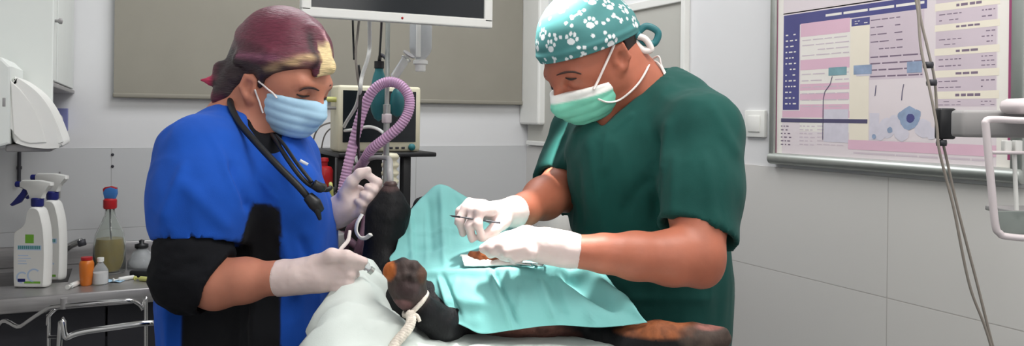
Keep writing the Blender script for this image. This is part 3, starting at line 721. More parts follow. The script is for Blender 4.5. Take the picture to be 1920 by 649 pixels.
bm = B(); V0 = tp((100, 634, 0.0), (270, 615, 0.04)); box(bm, (V0[0] + V0[1]) / 2 + np.array((0, -0.06, -0.3)), (0.26, 0.3, 0.012), rotz(0.25), 0.004); t.add('tray', bm, M['steel'])

# ------------------------------------------------------------------ overhead screen
a = np.array(room(*P(565, 30, 2.05))); Yw = a[1]
u, v = ray(924, 50); dd = Yw / (-SY * u + CY); xr = (CY * u + SY) * dd
t = Thing('overhead_monitor', 'white framed flat screen hanging from the ceiling', 'monitor', ((a[0] + xr) / 2, Yw, CZ), 'room')
zb = a[2]; H = 0.335
bm = B(); lo, hi = (a[0], Yw, zb), (xr, Yw + 0.03, zb + H); bz = 0.026
box2(bm, (a[0], Yw, zb), (xr, Yw + 0.03, zb + bz), 0.004); box2(bm, (a[0], Yw, zb + H - bz), (xr, Yw + 0.03, zb + H), 0.004)
box2(bm, (a[0], Yw, zb + bz * 0.6), (a[0] + bz, Yw + 0.03, zb + H - bz * 0.6), 0.004); box2(bm, (xr - bz, Yw, zb + bz * 0.6), (xr, Yw + 0.03, zb + H - bz * 0.6), 0.004)
box2(bm, (a[0] + 0.01, Yw + 0.012, zb + 0.01), (xr - 0.01, Yw + 0.05, zb + H - 0.01), 0.01)
t.add('casing', bm, M['white'], smooth=False)
bm = B(); box2(bm, (a[0] + bz * 0.8, Yw + 0.006, zb + bz * 0.8), (xr - bz * 0.8, Yw + 0.011, zb + H - bz * 0.8)); t.add('screen', bm, M['screen'], smooth=False)
bm = B(); lathe(bm, [(0.0035, 0), (0.003, 0.0015), (0, 0.002)], ((a[0] + xr) / 2 - 0.0, Yw - 0.0003, zb + 0.012), (0, -1, 0), 10); t.add('power_light', bm, M['red'])
mx = (a[0] + xr) / 2
bm = B(); tube(bm, [(mx, Yw + 0.05, zb + H / 2), (mx, Yw + 0.13, zb + H / 2), (mx, Yw + 0.13, CZ + 0.002)], 0.02, 14, smooth=False); t.add('arm', bm, M['alu'], smooth='auto')
bm = B(); lathe(bm, [(0.07, 0), (0.07, 0.012), (0, 0.012)], (mx, Yw + 0.13, CZ - 0.01), seg=20); t.add('ceiling_plate', bm, M['alu'], smooth='auto')

# ------------------------------------------------------------------ anaesthesia cart
X0, X1, Y0, Y1 = 0.645, 0.905, 2.66, 3.05
t = Thing('anaesthesia_cart', 'black anaesthesia cart against the back wall under the small screen', 'medical cart', (0.78, 2.85, 0), 'room')
bm = B(); box2(bm, (X0 - 0.005, Y0 - 0.02, 1.303), (X1 + 0.08, Y1, 1.318), 0.004); t.add('top_shelf', bm, M['black'])
for x in (X0, X1 - 0.03):
    bm = B(); box2(bm, (x, Y0 + 0.02, 0.9), (x + 0.03, Y0 + 0.06, 1.303), 0.004); t.add('post', bm, M['black'])
bm = B(); box2(bm, (X0, Y1 - 0.02, 0.9), (X1, Y1, 1.303), 0.002); t.add('back_panel', bm, M['black'], smooth=False)
bm = B(); box2(bm, (X0, Y0, 0.12), (X1, Y1, 0.93), 0.008); t.add('body', bm, M['black'])
for k in range(3):
    bm = B(); box2(bm, (X0 + 0.015, Y0 - 0.014, 0.2 + 0.24 * k), (X1 - 0.015, Y0 + 0.001, 0.42 + 0.24 * k), 0.004); d = t.add('drawer', bm, M['dark'])
    bm = B(); tube(bm, [(X0 + 0.07, Y0 - 0.014, 0.37 + 0.24 * k), (X0 + 0.07, Y0 - 0.035, 0.37 + 0.24 * k), (X1 - 0.07, Y0 - 0.035, 0.37 + 0.24 * k), (X1 - 0.07, Y0 - 0.014, 0.37 + 0.24 * k)], 0.005, 8, smooth=False); t.add('handle', bm, M['chrome'], d)
for x in (X0 + 0.04, X1 - 0.04):
    for y in (Y0 + 0.05, Y1 - 0.05):
        bm = B(); lathe(bm, [(0.0, -0.012), (0.05, -0.012), (0.055, -0.006), (0.055, 0.006), (0.05, 0.012), (0, 0.012)], (x, y, 0.055), (1, 0, 0), 18); box2(bm, (x - 0.018, y - 0.015, 0.055), (x + 0.018, y + 0.015, 0.125)); t.add('wheel', bm, M['rubber'], smooth='auto')
# white bellows between the posts
q = RP(731, 345, 2.70); zt = 1.45 - (286 - 214) / F * 2.7
bm = B(); prof = [(0, q[2] - 0.06)]
z = q[2] - 0.06; zz = []
for k in range(6):
    h = (zt - z) / 6
    prof += [(0.022, z + h * (k + 0.08)), (0.029, z + h * (k + 0.3)), (0.030, z + h * (k + 0.6)), (0.022, z + h * (k + 0.92))]
prof += [(0, zt)]
bm2 = B(); lathe(bm2, prof, (q[0], q[1], 0), seg=20); t.add('bellows', bm2, M['offwhite'])
bm.free()
bm = B(); lathe(bm, [(0.035, 0.90), (0.035, q[2] - 0.06), (0.0, q[2] - 0.055)], (q[0], q[1], 0), seg=18); t.add('absorber_canister', bm, M['greypl'], smooth='auto')
for px, py, r_, n_ in ((668, 300, 7, 'valve'), (664, 320, 9, 'valve'), (672, 330, 6, 'valve')):
    q2 = RP(px, py, 2.68); bm = B(); lathe(bm, [(0, -0.01), (r_ * 0.0018, -0.01), (r_ * 0.0022, 0), (r_ * 0.0018, 0.01), (0, 0.012)], q2, (0.3, -1, 0.2), 14)
    tube(bm, [q2, q2 + np.array((0.0, 0.2, -0.02))], 0.006, 8); t.add(n_, bm, M['alu'], smooth='auto')
for k, (pa, pb, pc) in enumerate((((646, 470, 2.62), (655, 430, 2.58), (672, 402, 2.62)), ((662, 492, 2.6), (676, 455, 2.56), (684, 410, 2.62)), ((640, 440, 2.64), (660, 455, 2.58), (690, 480, 2.6)))):
    bm = B(); tube(bm, [RP(*pa) + np.array((0, 0.05, -0.04)), RP(*pa), RP(*pb), RP(*pc), RP(*pc) + np.array((0, 0.12, 0.02))], 0.012, 12); t.add('breathing_tube', bm, mat('mauve_tube', (96, 66, 84), 0.5, noise=(20, 0.2)))
bm = B(); q3 = RP(632, 450, 2.58); box2(bm, q3 - (0.03, 0.01, 0.025), q3 + (0.03, 0.08, 0.02), 0.006); t.add('regulator', bm, M['greypl'])

# red vaporizer hung on the cart's side
q = RP(607, 350, 2.68)
t = Thing('vaporizer', 'red gas canister hung on the left side of the black cart', 'canister', q, 'room')
bm = B(); lathe(bm, [(0.0, 0), (0.026, 0), (0.030, 0.006), (0.030, 0.055), (0.024, 0.066), (0.012, 0.07), (0.012, 0.082), (0.016, 0.085), (0.014, 0.096), (0, 0.098)], q + (0, 0, 0.0), seg=22); t.add('canister', bm, M['red'], smooth='auto')
bm = B(); lathe(bm, [(0.02, -0.03), (0.024, -0.02), (0.024, -0.004), (0.018, 0.0)], q, seg=18); t.add('collar', bm, M['black'], smooth='auto')
bm = B(); lathe(bm, [(0.0, -0.07), (0.018, -0.068), (0.021, -0.06), (0.021, -0.032), (0, -0.03)], q, seg=18); t.add('filler', bm, mat('orange_red_plastic', (190, 66, 44), 0.4, noise=(20, 0.1)), smooth='auto')
bm = B(); tube(bm, [q + (0.01, 0, -0.012), (X0 + 0.012, Y0 + 0.05, q[2] - 0.012)], 0.009, 10); t.add('bracket', bm, M['alu'])
bm = B(); tube(bm, [q + (0.02, -0.01, -0.01), RP(620, 345, 2.6), RP(622, 375, 2.6), RP(616, 410, 2.62)], 0.006, 10); t.add('outlet_tube', bm, M['yellow'])

# patient monitor on the cart
Yf = 2.70
a0 = (0.650, 0.946); z0, z1 = 1.3185, 1.548
t = Thing('patient_monitor', 'cream patient monitor with a dark screen on the black cart', 'monitor', (0.8, 2.76, z0), 'room')
bm = B(); box2(bm, (a0[0], Yf, z0), (a0[1], Yf + 0.12, z1), 0.010); t.add('casing', bm, M['offwhite'])
bm = B(); box2(bm, (a0[0] + 0.016, Yf - 0.003, z0 + 0.034), (a0[1] - 0.02, Yf + 0.002, z1 - 0.018)); t.add('screen', bm, M['screen'], smooth=False)
bm = B(); lathe(bm, [(0.0125, 0), (0.0125, 0.006), (0.0095, 0.014), (0, 0.015)], (a0[1] - 0.034, Yf - 0.0005, z0 + 0.016), (0, -1, 0), 20); t.add('dial', bm, M['teal'])
for k in range(3):
    bm = B(); box(bm, (a0[1] - 0.065 - 0.022 * k, Yf - 0.001, z0 + 0.014), (0.012, 0.006, 0.007), None, 0.001); t.add('button', bm, M['dark'])

# ------------------------------------------------------------------ infusion stand, bottle, breathing circuit
D1 = 2.50
top = np.array(room(*P(727, 60, D1))); pz = 2.16
t = Thing('infusion_stand', 'slim steel infusion stand in front of the patient monitor', 'stand', (top[0], top[1], 0), 'room')
bm = B(); lathe(bm, [(0.0095, 0.09), (0.0095, 1.45), (0.012, 1.452), (0.012, 1.48), (0.0075, 1.482), (0.0075, pz), (0, pz)], (top[0], top[1], 0), seg=14); t.add('pole', bm, M['alu'], smooth='auto')
for k in range(5):
    an = 2 * PI * k / 5 + 0.3; e = np.array((math.cos(an), math.sin(an), 0))
    c0 = np.array((top[0], top[1], 0)); bm = B(); tube(bm, [c0 + (0, 0, 0.11), c0 + e * 0.12 + (0, 0, 0.09), c0 + e * 0.24 + (0, 0, 0.055)], 0.011, 10); lg = t.add('leg', bm, M['alu'])
    bm = B(); lathe(bm, [(0, -0.009), (0.025, -0.009), (0.025, 0.009), (0, 0.009)], c0 + e * 0.245 + (0, 0, 0.026), tuple(np.cross(e, (0, 0, 1))), 16); t.add('castor', bm, M['rubber'], lg, smooth='auto')
hk = np.array(room(*P(790, -20, D1)))
bm = B(); tube(bm, [(top[0], top[1], pz - 0.01), (top[0] * 0.5 + hk[0] * 0.5, top[1] * 0.5 + hk[1] * 0.5, pz + 0.02), (hk[0], hk[1], pz - 0.01), (hk[0], hk[1], pz - 0.05)], 0.004, 8); t.add('hook', bm, M['chrome'])
bm = B(); box(bm, top + (0, 0, -0.27), (0.022, 0.03, 0.03), rotz(0.2), 0.004); t.add('clamp', bm, M['pinkwhite'])
bb = np.array(room(*P(790, 134, D1)))
t = Thing('infusion_bottle', 'clear plastic infusion bottle hanging upside down from the stand', 'infusion bottle', (hk[0], hk[1], pz - 0.05), 'room')
zb0 = bb[2]; s = D1 / F
bm = B(); lathe(bm, [(8 * s, 22 * s), (10 * s, 24 * s), (19 * s, 36 * s), (21 * s, 44 * s), (21 * s, 140 * s), (17 * s, 150 * s), (0, 152 * s)], (hk[0], hk[1], zb0), seg=24); t.add('bottle', bm, mat('milky_clear_plastic', (226, 228, 230), 0.25, trans=0.45, ior=1.15, noise=(10, 0.02)))
bm = B(); lathe(bm, [(0, 0), (9 * s, 0), (10 * s, 3 * s), (10 * s, 12 * s), (14 * s, 14 * s), (14 * s, 20 * s), (8 * s, 23 * s), (0, 23 * s)], (hk[0], hk[1], zb0), seg=20); t.add('cap', bm, M['white'], smooth='auto')
bm = B(); lathe(bm, [(0, 40 * s), (17 * s, 42 * s), (17 * s, 92 * s), (0, 92 * s)], (hk[0], hk[1], zb0), seg=20); t.add('fluid', bm, M['greypl'] if False else M['clear'])
bm = B(); tube(bm, [(hk[0], hk[1], zb0 + 150 * s), (hk[0] + 0.008, hk[1], zb0 + 165 * s), (hk[0], hk[1], pz - 0.045)], 0.003, 8); t.add('hanging_loop', bm, M['white'])
bm = B(); box(bm, (hk[0] - 0.018, hk[1] - 0.03, zb0 + 75 * s), (0.014, 0.012, 100 * s), None, 0.003); t.add('label', bm, M['white'])
# lilac hose
pts = [(640, 372, 2.44), (646, 340, 2.44), (655, 300, 2.44), (667, 252, 2.44), (680, 208, 2.43), (698, 172, 2.42), (722, 155, 2.42), (748, 158, 2.42), (766, 180, 2.42), (766, 208, 2.42), (750, 236, 2.42), (722, 260, 2.43), (697, 280, 2.45), (684, 300, 2.5), (672, 318, 2.66)]
bm = B(); tube(bm, [P(*p) for p in pts], lambda u: R(9.6 + 0.5 * math.sin(u * 2 * PI * 96), 2.43), 14, 60); single('breathing_hose', 'lilac corrugated breathing hose looped over the infusion stand', 'hose', bm, M['hose'], P(640, 372, 2.44))
# teal breathing bag
c0 = P(711, 122, 2.58); c1 = P(713, 228, 2.58)
t = Thing('breathing_bag', 'teal rubber breathing bag hanging behind the lilac hose', 'breathing bag', c0)
L = c0[2] - c1[2]
bm = B(); lathe(bm, [(0, 0), (0.012, -0.002), (0.014, -0.02), (0.019, -0.035), (0.026, -0.07), (0.029, -0.11), (0.024, -0.15), (0.014, -L + 0.01), (0, -L)], c0, seg=22); t.add('bag', bm, M['teal'])
bm = B(); lathe(bm, [(0.013, -0.012), (0.016, -0.01), (0.016, 0.012), (0, 0.014)], c0, seg=18); t.add('neck_ring', bm, M['black'], smooth='auto')
bm = B(); tube(bm, [c0 + (0, 0, 0.01), c0 + (0.01, -0.03, 0.03), P(727, 112, 2.505)], 0.006, 10); t.add('elbow', bm, M['dark'])
c0 = P(745, 165, 2.57)
bm = B(); lathe(bm, [(0, 0.0), (0.010, -0.002), (0.02, -0.02), (0.024, -0.05), (0.018, -0.085), (0, -0.095)], c0, seg=20)
tube(bm, [c0 - (0, 0, 0.004), c0 + (0, 0, 0.02), P(729, 150, 2.515)], 0.006, 10)
single('spare_breathing_bag', 'teal rubber bag seen inside the loop of lilac hose', 'breathing bag', bm, M['teal'], c0)
a, b = P(738, 146, 2.47), P(766, 103, 2.45); d = (b - a) / np.linalg.norm(b - a); L = np.linalg.norm(b - a)
t = Thing('syringe', 'grey plastic syringe slanting up from the hose loop', 'syringe', a)
bm = B(); lathe(bm, [(0.006, 0), (0.013, 0.004), (0.013, L * 0.8), (0.016, L * 0.82), (0.016, L * 0.86), (0.007, L * 0.88), (0.007, L), (0, L)], a, d, 16); t.add('barrel', bm, M['clear'], smooth='auto')
bm = B(); lathe(bm, [(0.02, L), (0.02, L + 0.004), (0, L + 0.004)], a, d, 16); t.add('flange', bm, M['greypl'], smooth='auto')
bm = B(); tube(bm, [a - d * 0.001, a - d * 0.02, P(729, 160, 2.49)], 0.006, 8); t.add('tip', bm, M['white'])
# cables
def cable(label, pts, rpx, m, D=2.35):
    Pp = [P(*p) if len(p) == 3 else P(*p, D) for p in pts]
    bm = B(); tube(bm, Pp, rpx * D / F, 8, 8); single('cable', label, 'cable', bm, m, Pp[0])
sb = 2.22
cable('thick white cable running from the hanging screen down to the patient monitor', [(692, 20, sb), (693, 80), (690, 108), (679, 142), (675, 168), (668, 198, 2.5), (650, 228, 2.66), (644, 240, 2.74)], 3.8, M['white'])
cable('short white cable curving over the lower part of the patient monitor screen', [(640, 246, 2.745), (665, 243, 2.66), (690, 238, 2.6), (708, 242, 2.55), (722, 252, 2.50)], 3.4, M['white'])
cable('pale grey cable hanging beside the thick white one', [(675, 20, sb), (671, 60), (667, 100), (670, 140), (676, 175, 2.4)], 2.4, M['cord'])
cable('thin black cable ending in mid air below the screen', [(661, 20, sb), (662, 60), (664, 112)], 2.0, M['black'])
cable('thin black cable running down from the screen to the teal bag', [(716, 28, sb), (714, 70), (711, 112, 2.57)], 2.2, M['black'])
cable('black cable hanging across the patient monitor screen', [(671, 122, 2.38), (676, 160, 2.38), (674, 215, 2.38), (671, 265, 2.42), (674, 300, 2.6), (676, 330, 2.68)], 3.6, M['black'])
cable('thin grey cable drooping against the tiles from the monitor side', [(640, 230, 2.74), (612, 232, 2.9), (594, 245, 3.1), (586, 275, 3.2), (586, 330, 3.2), (590, 400, 3.2), (592, 470, 3.2)], 1.8, M['cord'], 2.8)
cable('thin grey cable hugging the tiles behind the red canister', [(640, 244, 2.76), (622, 240, 2.95), (606, 262, 3.15), (600, 320, 3.25), (600, 420, 3.25)], 1.5, M['cord'], 2.9)
for py, m, lab in ((187, M['yellow'], 'yellow green plug in the side of the patient monitor'), (203, M['greypl'], 'grey plug in the side of the patient monitor, below the yellow one')):
    a, b = P(640, py, 2.75), P(598, py - 1, 2.72)
    bm = B(); tube(bm, [a, b], 5 * 2.7 / F if py < 200 else 3 * 2.7 / F, 10); single('cable_plug', lab, 'plug', bm, m, a)

# ------------------------------------------------------------------ light switch
y0, zt = on_right(1401, 207); y1, zb = on_right(1438, 258)
t = Thing('light_switch', 'white rocker light switch on the wall beside the framed chart', 'switch', (WX, (y0 + y1) / 2, (zt + zb) / 2), 'room')
bm = B(); box2(bm, (WX - 0.011, y1, zb), (WX + 0.002, y0, zt), 0.003); t.add('plate', bm, M['white'], smooth='auto')
bm = B(); box2(bm, (WX - 0.015, y1 + (y0 - y1) * 0.2, zb + (zt - zb) * 0.2), (WX - 0.009, y0 - (y0 - y1) * 0.2, zt - (zt - zb) * 0.2), 0.002); t.add('rocker', bm, M['white'], smooth='auto')

# ------------------------------------------------------------------ framed chart on the right wall
OFF = 0.016
yl, zl = on_right(1444, 306, OFF); yr, _ = on_right(1921, 345, OFF)
zb = 1.322; zt = 2.05
t = Thing('wall_chart', 'large aluminium framed veterinary chart with tables and bottle pictures', 'chart', (WX, (yl + yr) / 2, zb), 'room')
fw = 0.022
bm = B()
box2(bm, (WX - 0.024, yl - 0.02, zb + 0.01), (WX + 0.002, yl, zt), 0.004); box2(bm, (WX - 0.024, yr, zb + 0.01), (WX + 0.002, yr + 0.028, zt), 0.004); box2(bm, (WX - 0.024, yr, zt), (WX + 0.002, yl, zt + 0.02), 0.004)
t.add('frame', bm, M['alu'], smooth='auto')
bm = B(); lathe(bm, [(0.0, 0), (0.013, 0.001), (0.0165, 0.004), (0.0165, yl - yr - 0.004), (0.013, yl - yr - 0.001), (0, yl - yr)], (WX - 0.0165, yr, zb + 0.014), (0, 1, 0), 18, sx=1.0); t.add('bottom_rail', bm, M['alu'], smooth='auto')
bm = B(); pm = [M[k] for k in ('print_white', 'print_bg', 'print_navy', 'print_pink', 'print_mauve', 'print_cream', 'print_ink', 'print_dark', 'print_blue', 'print_aqua', 'print_pale', 'magenta')]
box2(bm, (WX - 0.014, yr + 0.02, zb + 0.02), (WX + 0.001, yl - 0.012, zt + 0.005), mi=0)
def wq(p0, p1, mi, lv):      # a printed rectangle between two spots of the photo, square to the wall
    ya, za = on_right(*p0, OFF); yb, zb_ = on_right(*p1, OFF); x = WX - 0.014 - 0.00012 * lv
    quad(bm, [(x, ya, zb_), (x, yb, zb_), (x, yb, za), (x, ya, za)], mi)
def wr_(px0, px1, py0, py1, ref, mi, lv):  # the same with heights read along the photo column ref
    _, za = on_right(ref, py0, OFF); _, zc = on_right(ref, py1, OFF)
    ya, _ = on_right(px0, 200, OFF); yb, _ = on_right(px1, 200, OFF); x = WX - 0.014 - 0.00012 * lv
    quad(bm, [(x, ya, zc), (x, yb, zc), (x, yb, za), (x, ya, za)], mi)
def lines(px0, px1, ref, y0, y1, n, mi, lv, fill=(0.4, 0.95), th=0.35):
    for k in range(n):
        h = (y1 - y0) / n; x = px0
        while x < px1 - 4:
            w = random.uniform(0.12, 0.3) * (px1 - px0)
            if random.random() < fill[1]:
                wr_(x, min(x + w, px1), y0 + h * (k + 0.5 - th / 2), y0 + h * (k + 0.5 + th / 2), ref, mi, lv)
            x += w + random.uniform(2, 4)
wr_(1466, 1868, 26, 292, 1466, 1, 1)
wr_(1466, 1868, -200, 28, 1466, 1, 1)
wr_(1452, 1456, -160, 300, 1452, 11, 2); wr_(1889, 1894, -160, 300, 1889, 11, 2)
wr_(1467, 1735, 30, 50, 1467, 2, 2)                                     # navy heading bar
lines(1500, 1730, 1467, 34, 46, 1, 0, 3, (0.3, 0.35))
wr_(1467, 1497, 46, 206, 1467, 2, 3); lines(1471, 1493, 1467, 62, 200, 13, 0, 4, (0.4, 0.9), 0.22)
wr_(1499, 1592, 52, 246, 1499, 0, 2)
for a, b in ((45, 70), (113, 132), (158, 170), (176, 188), (196, 208)):
    wr_(1499, 1591, a, b, 1499, 3, 3.2)
lines(1502, 1590, 1499, 72, 110, 4, 4, 4, (0.4, 0.9), 0.2); lines(1502, 1590, 1499, 134, 206, 6, 4, 4, (0.4, 0.8), 0.16)
wr_(1592, 1628, 38, 268, 1592, 5, 3)
wr_(1594, 1628, 36, 50, 1594, 2, 4); lines(1600, 1624, 1594, 39, 48, 2, 0, 5, (0.5, 0.8), 0.3)
wr_(1628, 1730, 30, 150, 1628, 4, 2)
lines(1630, 1690, 1628, 32, 100, 5, 6, 3, (0.5, 0.85), 0.14); lines(1630, 1728, 1628, 102, 150, 4, 6, 3, (0.7, 1.0), 0.22)
wr_(1629, 1750, 150, 262, 1628, 1, 2.2)
wr_(1464, 1626, 222, 229, 1464, 7, 5)
lines(1464, 1484, 1464, 233, 274, 6, 6, 3, (0.7, 1), 0.3); lines(1499, 1528, 1499, 233, 274, 6, 4, 3, (0.7, 1), 0.3); lines(1532, 1586, 1532, 233, 274, 6, 4, 3, (0.7, 1), 0.25)
wr_(1590, 1868, 262, 280, 1590, 3, 3.5); lines(1600, 1860, 1590, 282, 290, 1, 4, 3, (0.7, 1), 0.4)
wr_(1466, 1592, 208, 220, 1466, 3, 2.5)
# bottle drawings with blue caps
wr_(1552, 1586, 127, 142, 1552, 9, 6); wr_(1599, 1633, 123, 140, 1599, 8, 6); wr_(1699, 1727, 116, 137, 1699, 8, 6)
wr_(1604, 1631, 140, 143, 1604, 10, 6)
wr_(1544, 1590, 205, 266, 1544, 10, 4); wr_(1630, 1648, 212, 262, 1630, 10, 4)
x = WX - 0.0152
for pth in (((1560, 143), (1556, 158), (1546, 172), (1543, 186), (1542, 262)), ((1640, 180), (1641, 172), (1642, 160)), ((1690, 188), (1691, 172), (1694, 158))):
    for a, b in zip(pth, pth[1:]):
        (ya, za), (yb, zb2) = on_right(*a, OFF), on_right(*b, OFF)
        d = Vector((0, yb - ya, zb2 - za)).normalized(); nn = Vector((0, -d.z, d.y)) * 0.0011
        quad(bm, [Vector((x, ya, za)) + nn, Vector((x, yb, zb2)) + nn, Vector((x, yb, zb2)) - nn, Vector((x, ya, za)) - nn], 7)
def blob(px, py, r, mi, lv, n=12, jag=0.1):
    yc, zc = on_right(px, py, OFF); x = WX - 0.014 - 0.00012 * lv; k = 1.9 / F
    quad(bm, [(x, yc - r * k * (1 + random.uniform(-jag, jag)) * math.cos(2 * PI * i / n), zc + r * k * (1 + random.uniform(-jag, jag)) * math.sin(2 * PI * i / n)) for i in range(n)], mi)
bl = 5.0
for px, py, r in ((1662, 240, 20), (1678, 228, 14), (1690, 250, 16), (1730, 240, 18), (1650, 252, 12), (1746, 250, 12)): bl += 0.3; blob(px, py, r, 10, bl)
for px, py, r in ((1704, 222, 22), (1690, 218, 9), (1718, 214, 9), (1668, 244, 6)): bl += 0.3; blob(px, py, r, 8, bl)
blob(1706, 222, 9, 2, bl + 0.4); blob(1638, 256, 5, 8, bl + 0.5)
# right-hand table of the chart
wr_(1752, 1866, -200, 200, 1752, 4, 2)
for a, b in ((8, 22), (48, 60), (92, 105), (133, 146), (172, 186)):
    wr_(1750, 1872, a, b, 1750, 5, 3); lines(1790, 1838, 1750, a + 3, b - 3, 1, 6, 4, (0.8, 1), 0.6)
for a, b in ((24, 46), (62, 90), (107, 131), (148, 170), (188, 200)):
    lines(1758, 1800, 1750, a, b, max(2, int((b - a) / 9)), 6, 3, (0.5, 0.75), 0.16); lines(1838, 1864, 1750, a, b, max(2, int((b - a) / 8)), 6, 3, (0.6, 0.85), 0.2)
t.add('printed_sheet', bm, pm, smooth=False)

# ------------------------------------------------------------------ hanging cable with its black box
Dc = 1.56
pts = [(1690, -1000), (1708, -300), (1716, -60), (1723, 20), (1734, 90), (1746, 150), (1758, 232), (1768, 285), (1792, 392), (1826, 535), (1862, 655), (1930, 930), (1955, 1300), (1960, 1606)]
t = Thing('hanging_cable', 'pair of thin grey cables hanging from the ceiling with a black box', 'cable', P(1690, -1000, Dc) * (1, 1, 0) + (0, 0, CZ))
for o_ in (-5, 4):
    bm = B(); pp = [P(x + o_ + (3 * math.sin(y * 0.03 + o_)), y, Dc + 0.002 * o_) for x, y in pts]; pp[0][2] = CZ + 0.002; pp[-1][2] = 0.003
    tube(bm, pp, R(2.6, Dc), 8, 10); t.add('strand', bm, M['cord'])
bm = B(); box(bm, P(1772, 232, Dc), (R(31, Dc), 0.022, R(58, Dc)), None, 0.004); t.add('inline_box', bm, M['black'])
for k, py in enumerate((122, 155, 268)):
    bm = B(); lathe(bm, [(0, -0.006), (0.009, -0.006), (0.010, 0), (0.009, 0.006), (0, 0.006)], P(np.interp(py, [90, 150, 285], [1734, 1746, 1768]), py, Dc), seg=12); t.add('tie', bm, M['dark'])

# ------------------------------------------------------------------ equipment stand with a white tube holder
De = 1.30
pole = P(2030, 400, De + 0.02)
t = Thing('equipment_stand', 'white tubular holder on a grey arm in front of the chart', 'stand', pole * (1, 1, 0))
bm = B(); lathe(bm, [(0.0, 0.012), (0.16, 0.012), (0.16, 0.03), (0.03, 0.05), (0.016, 0.06), (0.016, 1.62), (0, 1.62)], pole * (1, 1, 0), seg=24); t.add('pole', bm, M['alu'], smooth='auto')
bm = B(); tube(bm, [P(1990, 224, De), P(1920, 226, De), P(1862, 224, De), P(1849, 228, De), P(1849, 244, De), P(1858, 340, De), P(1866, 420, De), P(1874, 437, De), P(1892, 444, De), P(1990, 452, De)], R(8, De), 14, 8, flat=0.8); fr = t.add('holder_frame', bm, M['pinkwhite'])
bm = B(); box(bm, P(1910, 233, De + 0.085), (R(250, De), 0.04, R(54, De)), None, 0.006); t.add('arm', bm, M['greypl'])
bm = B(); box(bm, P(1960, 200, De + 0.03), (R(140, De), 0.07, R(30, De)), None, 0.012); t.add('handle', bm, M['pinkwhite'])
bm = B(); box(bm, P(1930, 418, De + 0.012), (R(124, De), 0.006, R(44, De)), None, 0.002); t.add('clear_tray', bm, mat('smoky_clear_plastic', (160, 168, 164), 0.25, trans=0.5, ior=1.2, noise=(9, 0.05)))
bm = B(); box(bm, P(1930, 395, De + 0.055), (R(120, De), 0.08, R(10, De)), None, 0.002); t.add('tray_floor', bm, M['greypl'])
bm = B(); tube(bm, [P(1901, 270, De + 0.02), P(1907, 412, De + 0.02)], R(4, De), 10); t.add('rod', bm, M['white'])
bm = B(); tube(bm, [P(1854, 286, De), P(1990, 287, De + 0.01)], R(3.5, De), 8); t.add('cross_wire', bm, M['pinkwhite'])
for px in (1887, 1907):
    bm = B(); box(bm, P(px, 276, De + 0.012), (R(14, De), 0.012, R(26, De)), None, 0.002); t.add('clip', bm, M['white'])
bm = B(); box(bm, P(2010, 300, De + 0.02), (R(60, De), 0.05, R(200, De)), None, 0.008); t.add('bracket', bm, M['greypl'])

# ================================================================== OPERATING TABLE
TH = 1.063                          # height of the padded table top
TA = math.radians(-8)
def tabp(a, b, z): return np.array((a * math.cos(TA) - (b - 1.30) * math.sin(TA) + 0.0, 1.30 + a * math.sin(TA) + (b - 1.30) * math.cos(TA), z))
TX0, TX1, TY0, TY1 = -0.335, 0.315, 1.12, 1.50
t = Thing('operating_table', 'steel operating table under the white sheet', 'table', tabp(0.3, 1.25, 0))
rt = rotz(TA)
bm = B(); box(bm, tabp((TX0 + TX1) / 2, (TY0 + TY1) / 2, TH - 0.075), (TX1 - TX0, TY1 - TY0, 0.03), rt, 0.006); t.add('table_top', bm, M['steel'])
bm = B(); box(bm, tabp((TX0 + TX1) / 2, (TY0 + TY1) / 2, TH - 0.035), (TX1 - TX0 - 0.02, TY1 - TY0 - 0.02, 0.05), rt, 0.018, 3); t.add('pad', bm, M['black'])
bm = B(); box(bm, tabp(0.05, 1.31, (TH - 0.09) / 2 + 0.02), (0.16, 0.14, TH - 0.13), rt, 0.01); t.add('column', bm, M['white'])
bm = B(); box(bm, tabp(0.05, 1.31, 0.035), (0.55, 0.36, 0.07), rt, 0.02); t.add('base', bm, M['greypl'])
# white sheet: spread over the table, bunched into a pad under the dog's head, hanging at the end and along the near side
def sheet_z(a, b):
    g = lambda ca, cb, sa, sb, h: h * np.exp(-(((a - ca) / sa) ** 2 + ((b - cb) / sb) ** 2))
    z = TH + g(-0.285, 1.40, 0.058, 0.11, 0.112) + g(-0.30, 1.25, 0.05, 0.09, 0.058) + g(-0.22, 1.27, 0.05, 0.07, 0.03)
    return z
na, nb = 110, 70
aa = np.linspace(TX0 - 0.30, TX1 + 0.02, na); bb_ = np.linspace(TY0 - 0.30, TY1 + 0.012, nb)
V = []
for a in aa:
    for b in bb_:
        oa = max(TX0 - 0.008 - a, 0); ob = max(TY0 - 0.008 - b, 0)
        ca, cb = max(a, TX0 - 0.008), max(b, TY0 - 0.008)
        z = float(sheet_z(np.array(ca), np.array(cb))) - (oa + ob) * 0.97
        ca += 0.09 * (1 - math.exp(-oa * 12)); cb -= 0.03 * (1 - math.exp(-ob * 9))
        ca = ca * (1 - 0.55 * max(0, 1.44 - cb)) if ca < 0 else ca
        V.append(tabp(ca, cb, z))
V = np.array(V); i, j = np.meshgrid(np.arange(na - 1), np.arange(nb - 1), indexing='ij')
Q = np.stack([i * nb + j, (i + 1) * nb + j, (i + 1) * nb + j + 1, i * nb + j + 1], -1).reshape(-1, 4)
N = normals(V, Q)
q = V @ np.array(((math.cos(0.5), -math.sin(0.5), 0), (math.sin(0.5), math.cos(0.5), 0), (0, 0, 1)))
fd = 1 - 2 * np.abs(fbm(q * (9, 26, 9), 2))
wgt = np.clip((0.05 - V[:, 0]) / 0.3, 0.12, 1)
V = V + N * (fd * 0.011 * wgt + 0.004)[:, None]
V = V + N * ((1 - 2 * np.abs(fbm(q * (18, 60, 18) + 3.1, 2))) * 0.0035 * np.clip(wgt + 0.2, 0, 1))[:, None]
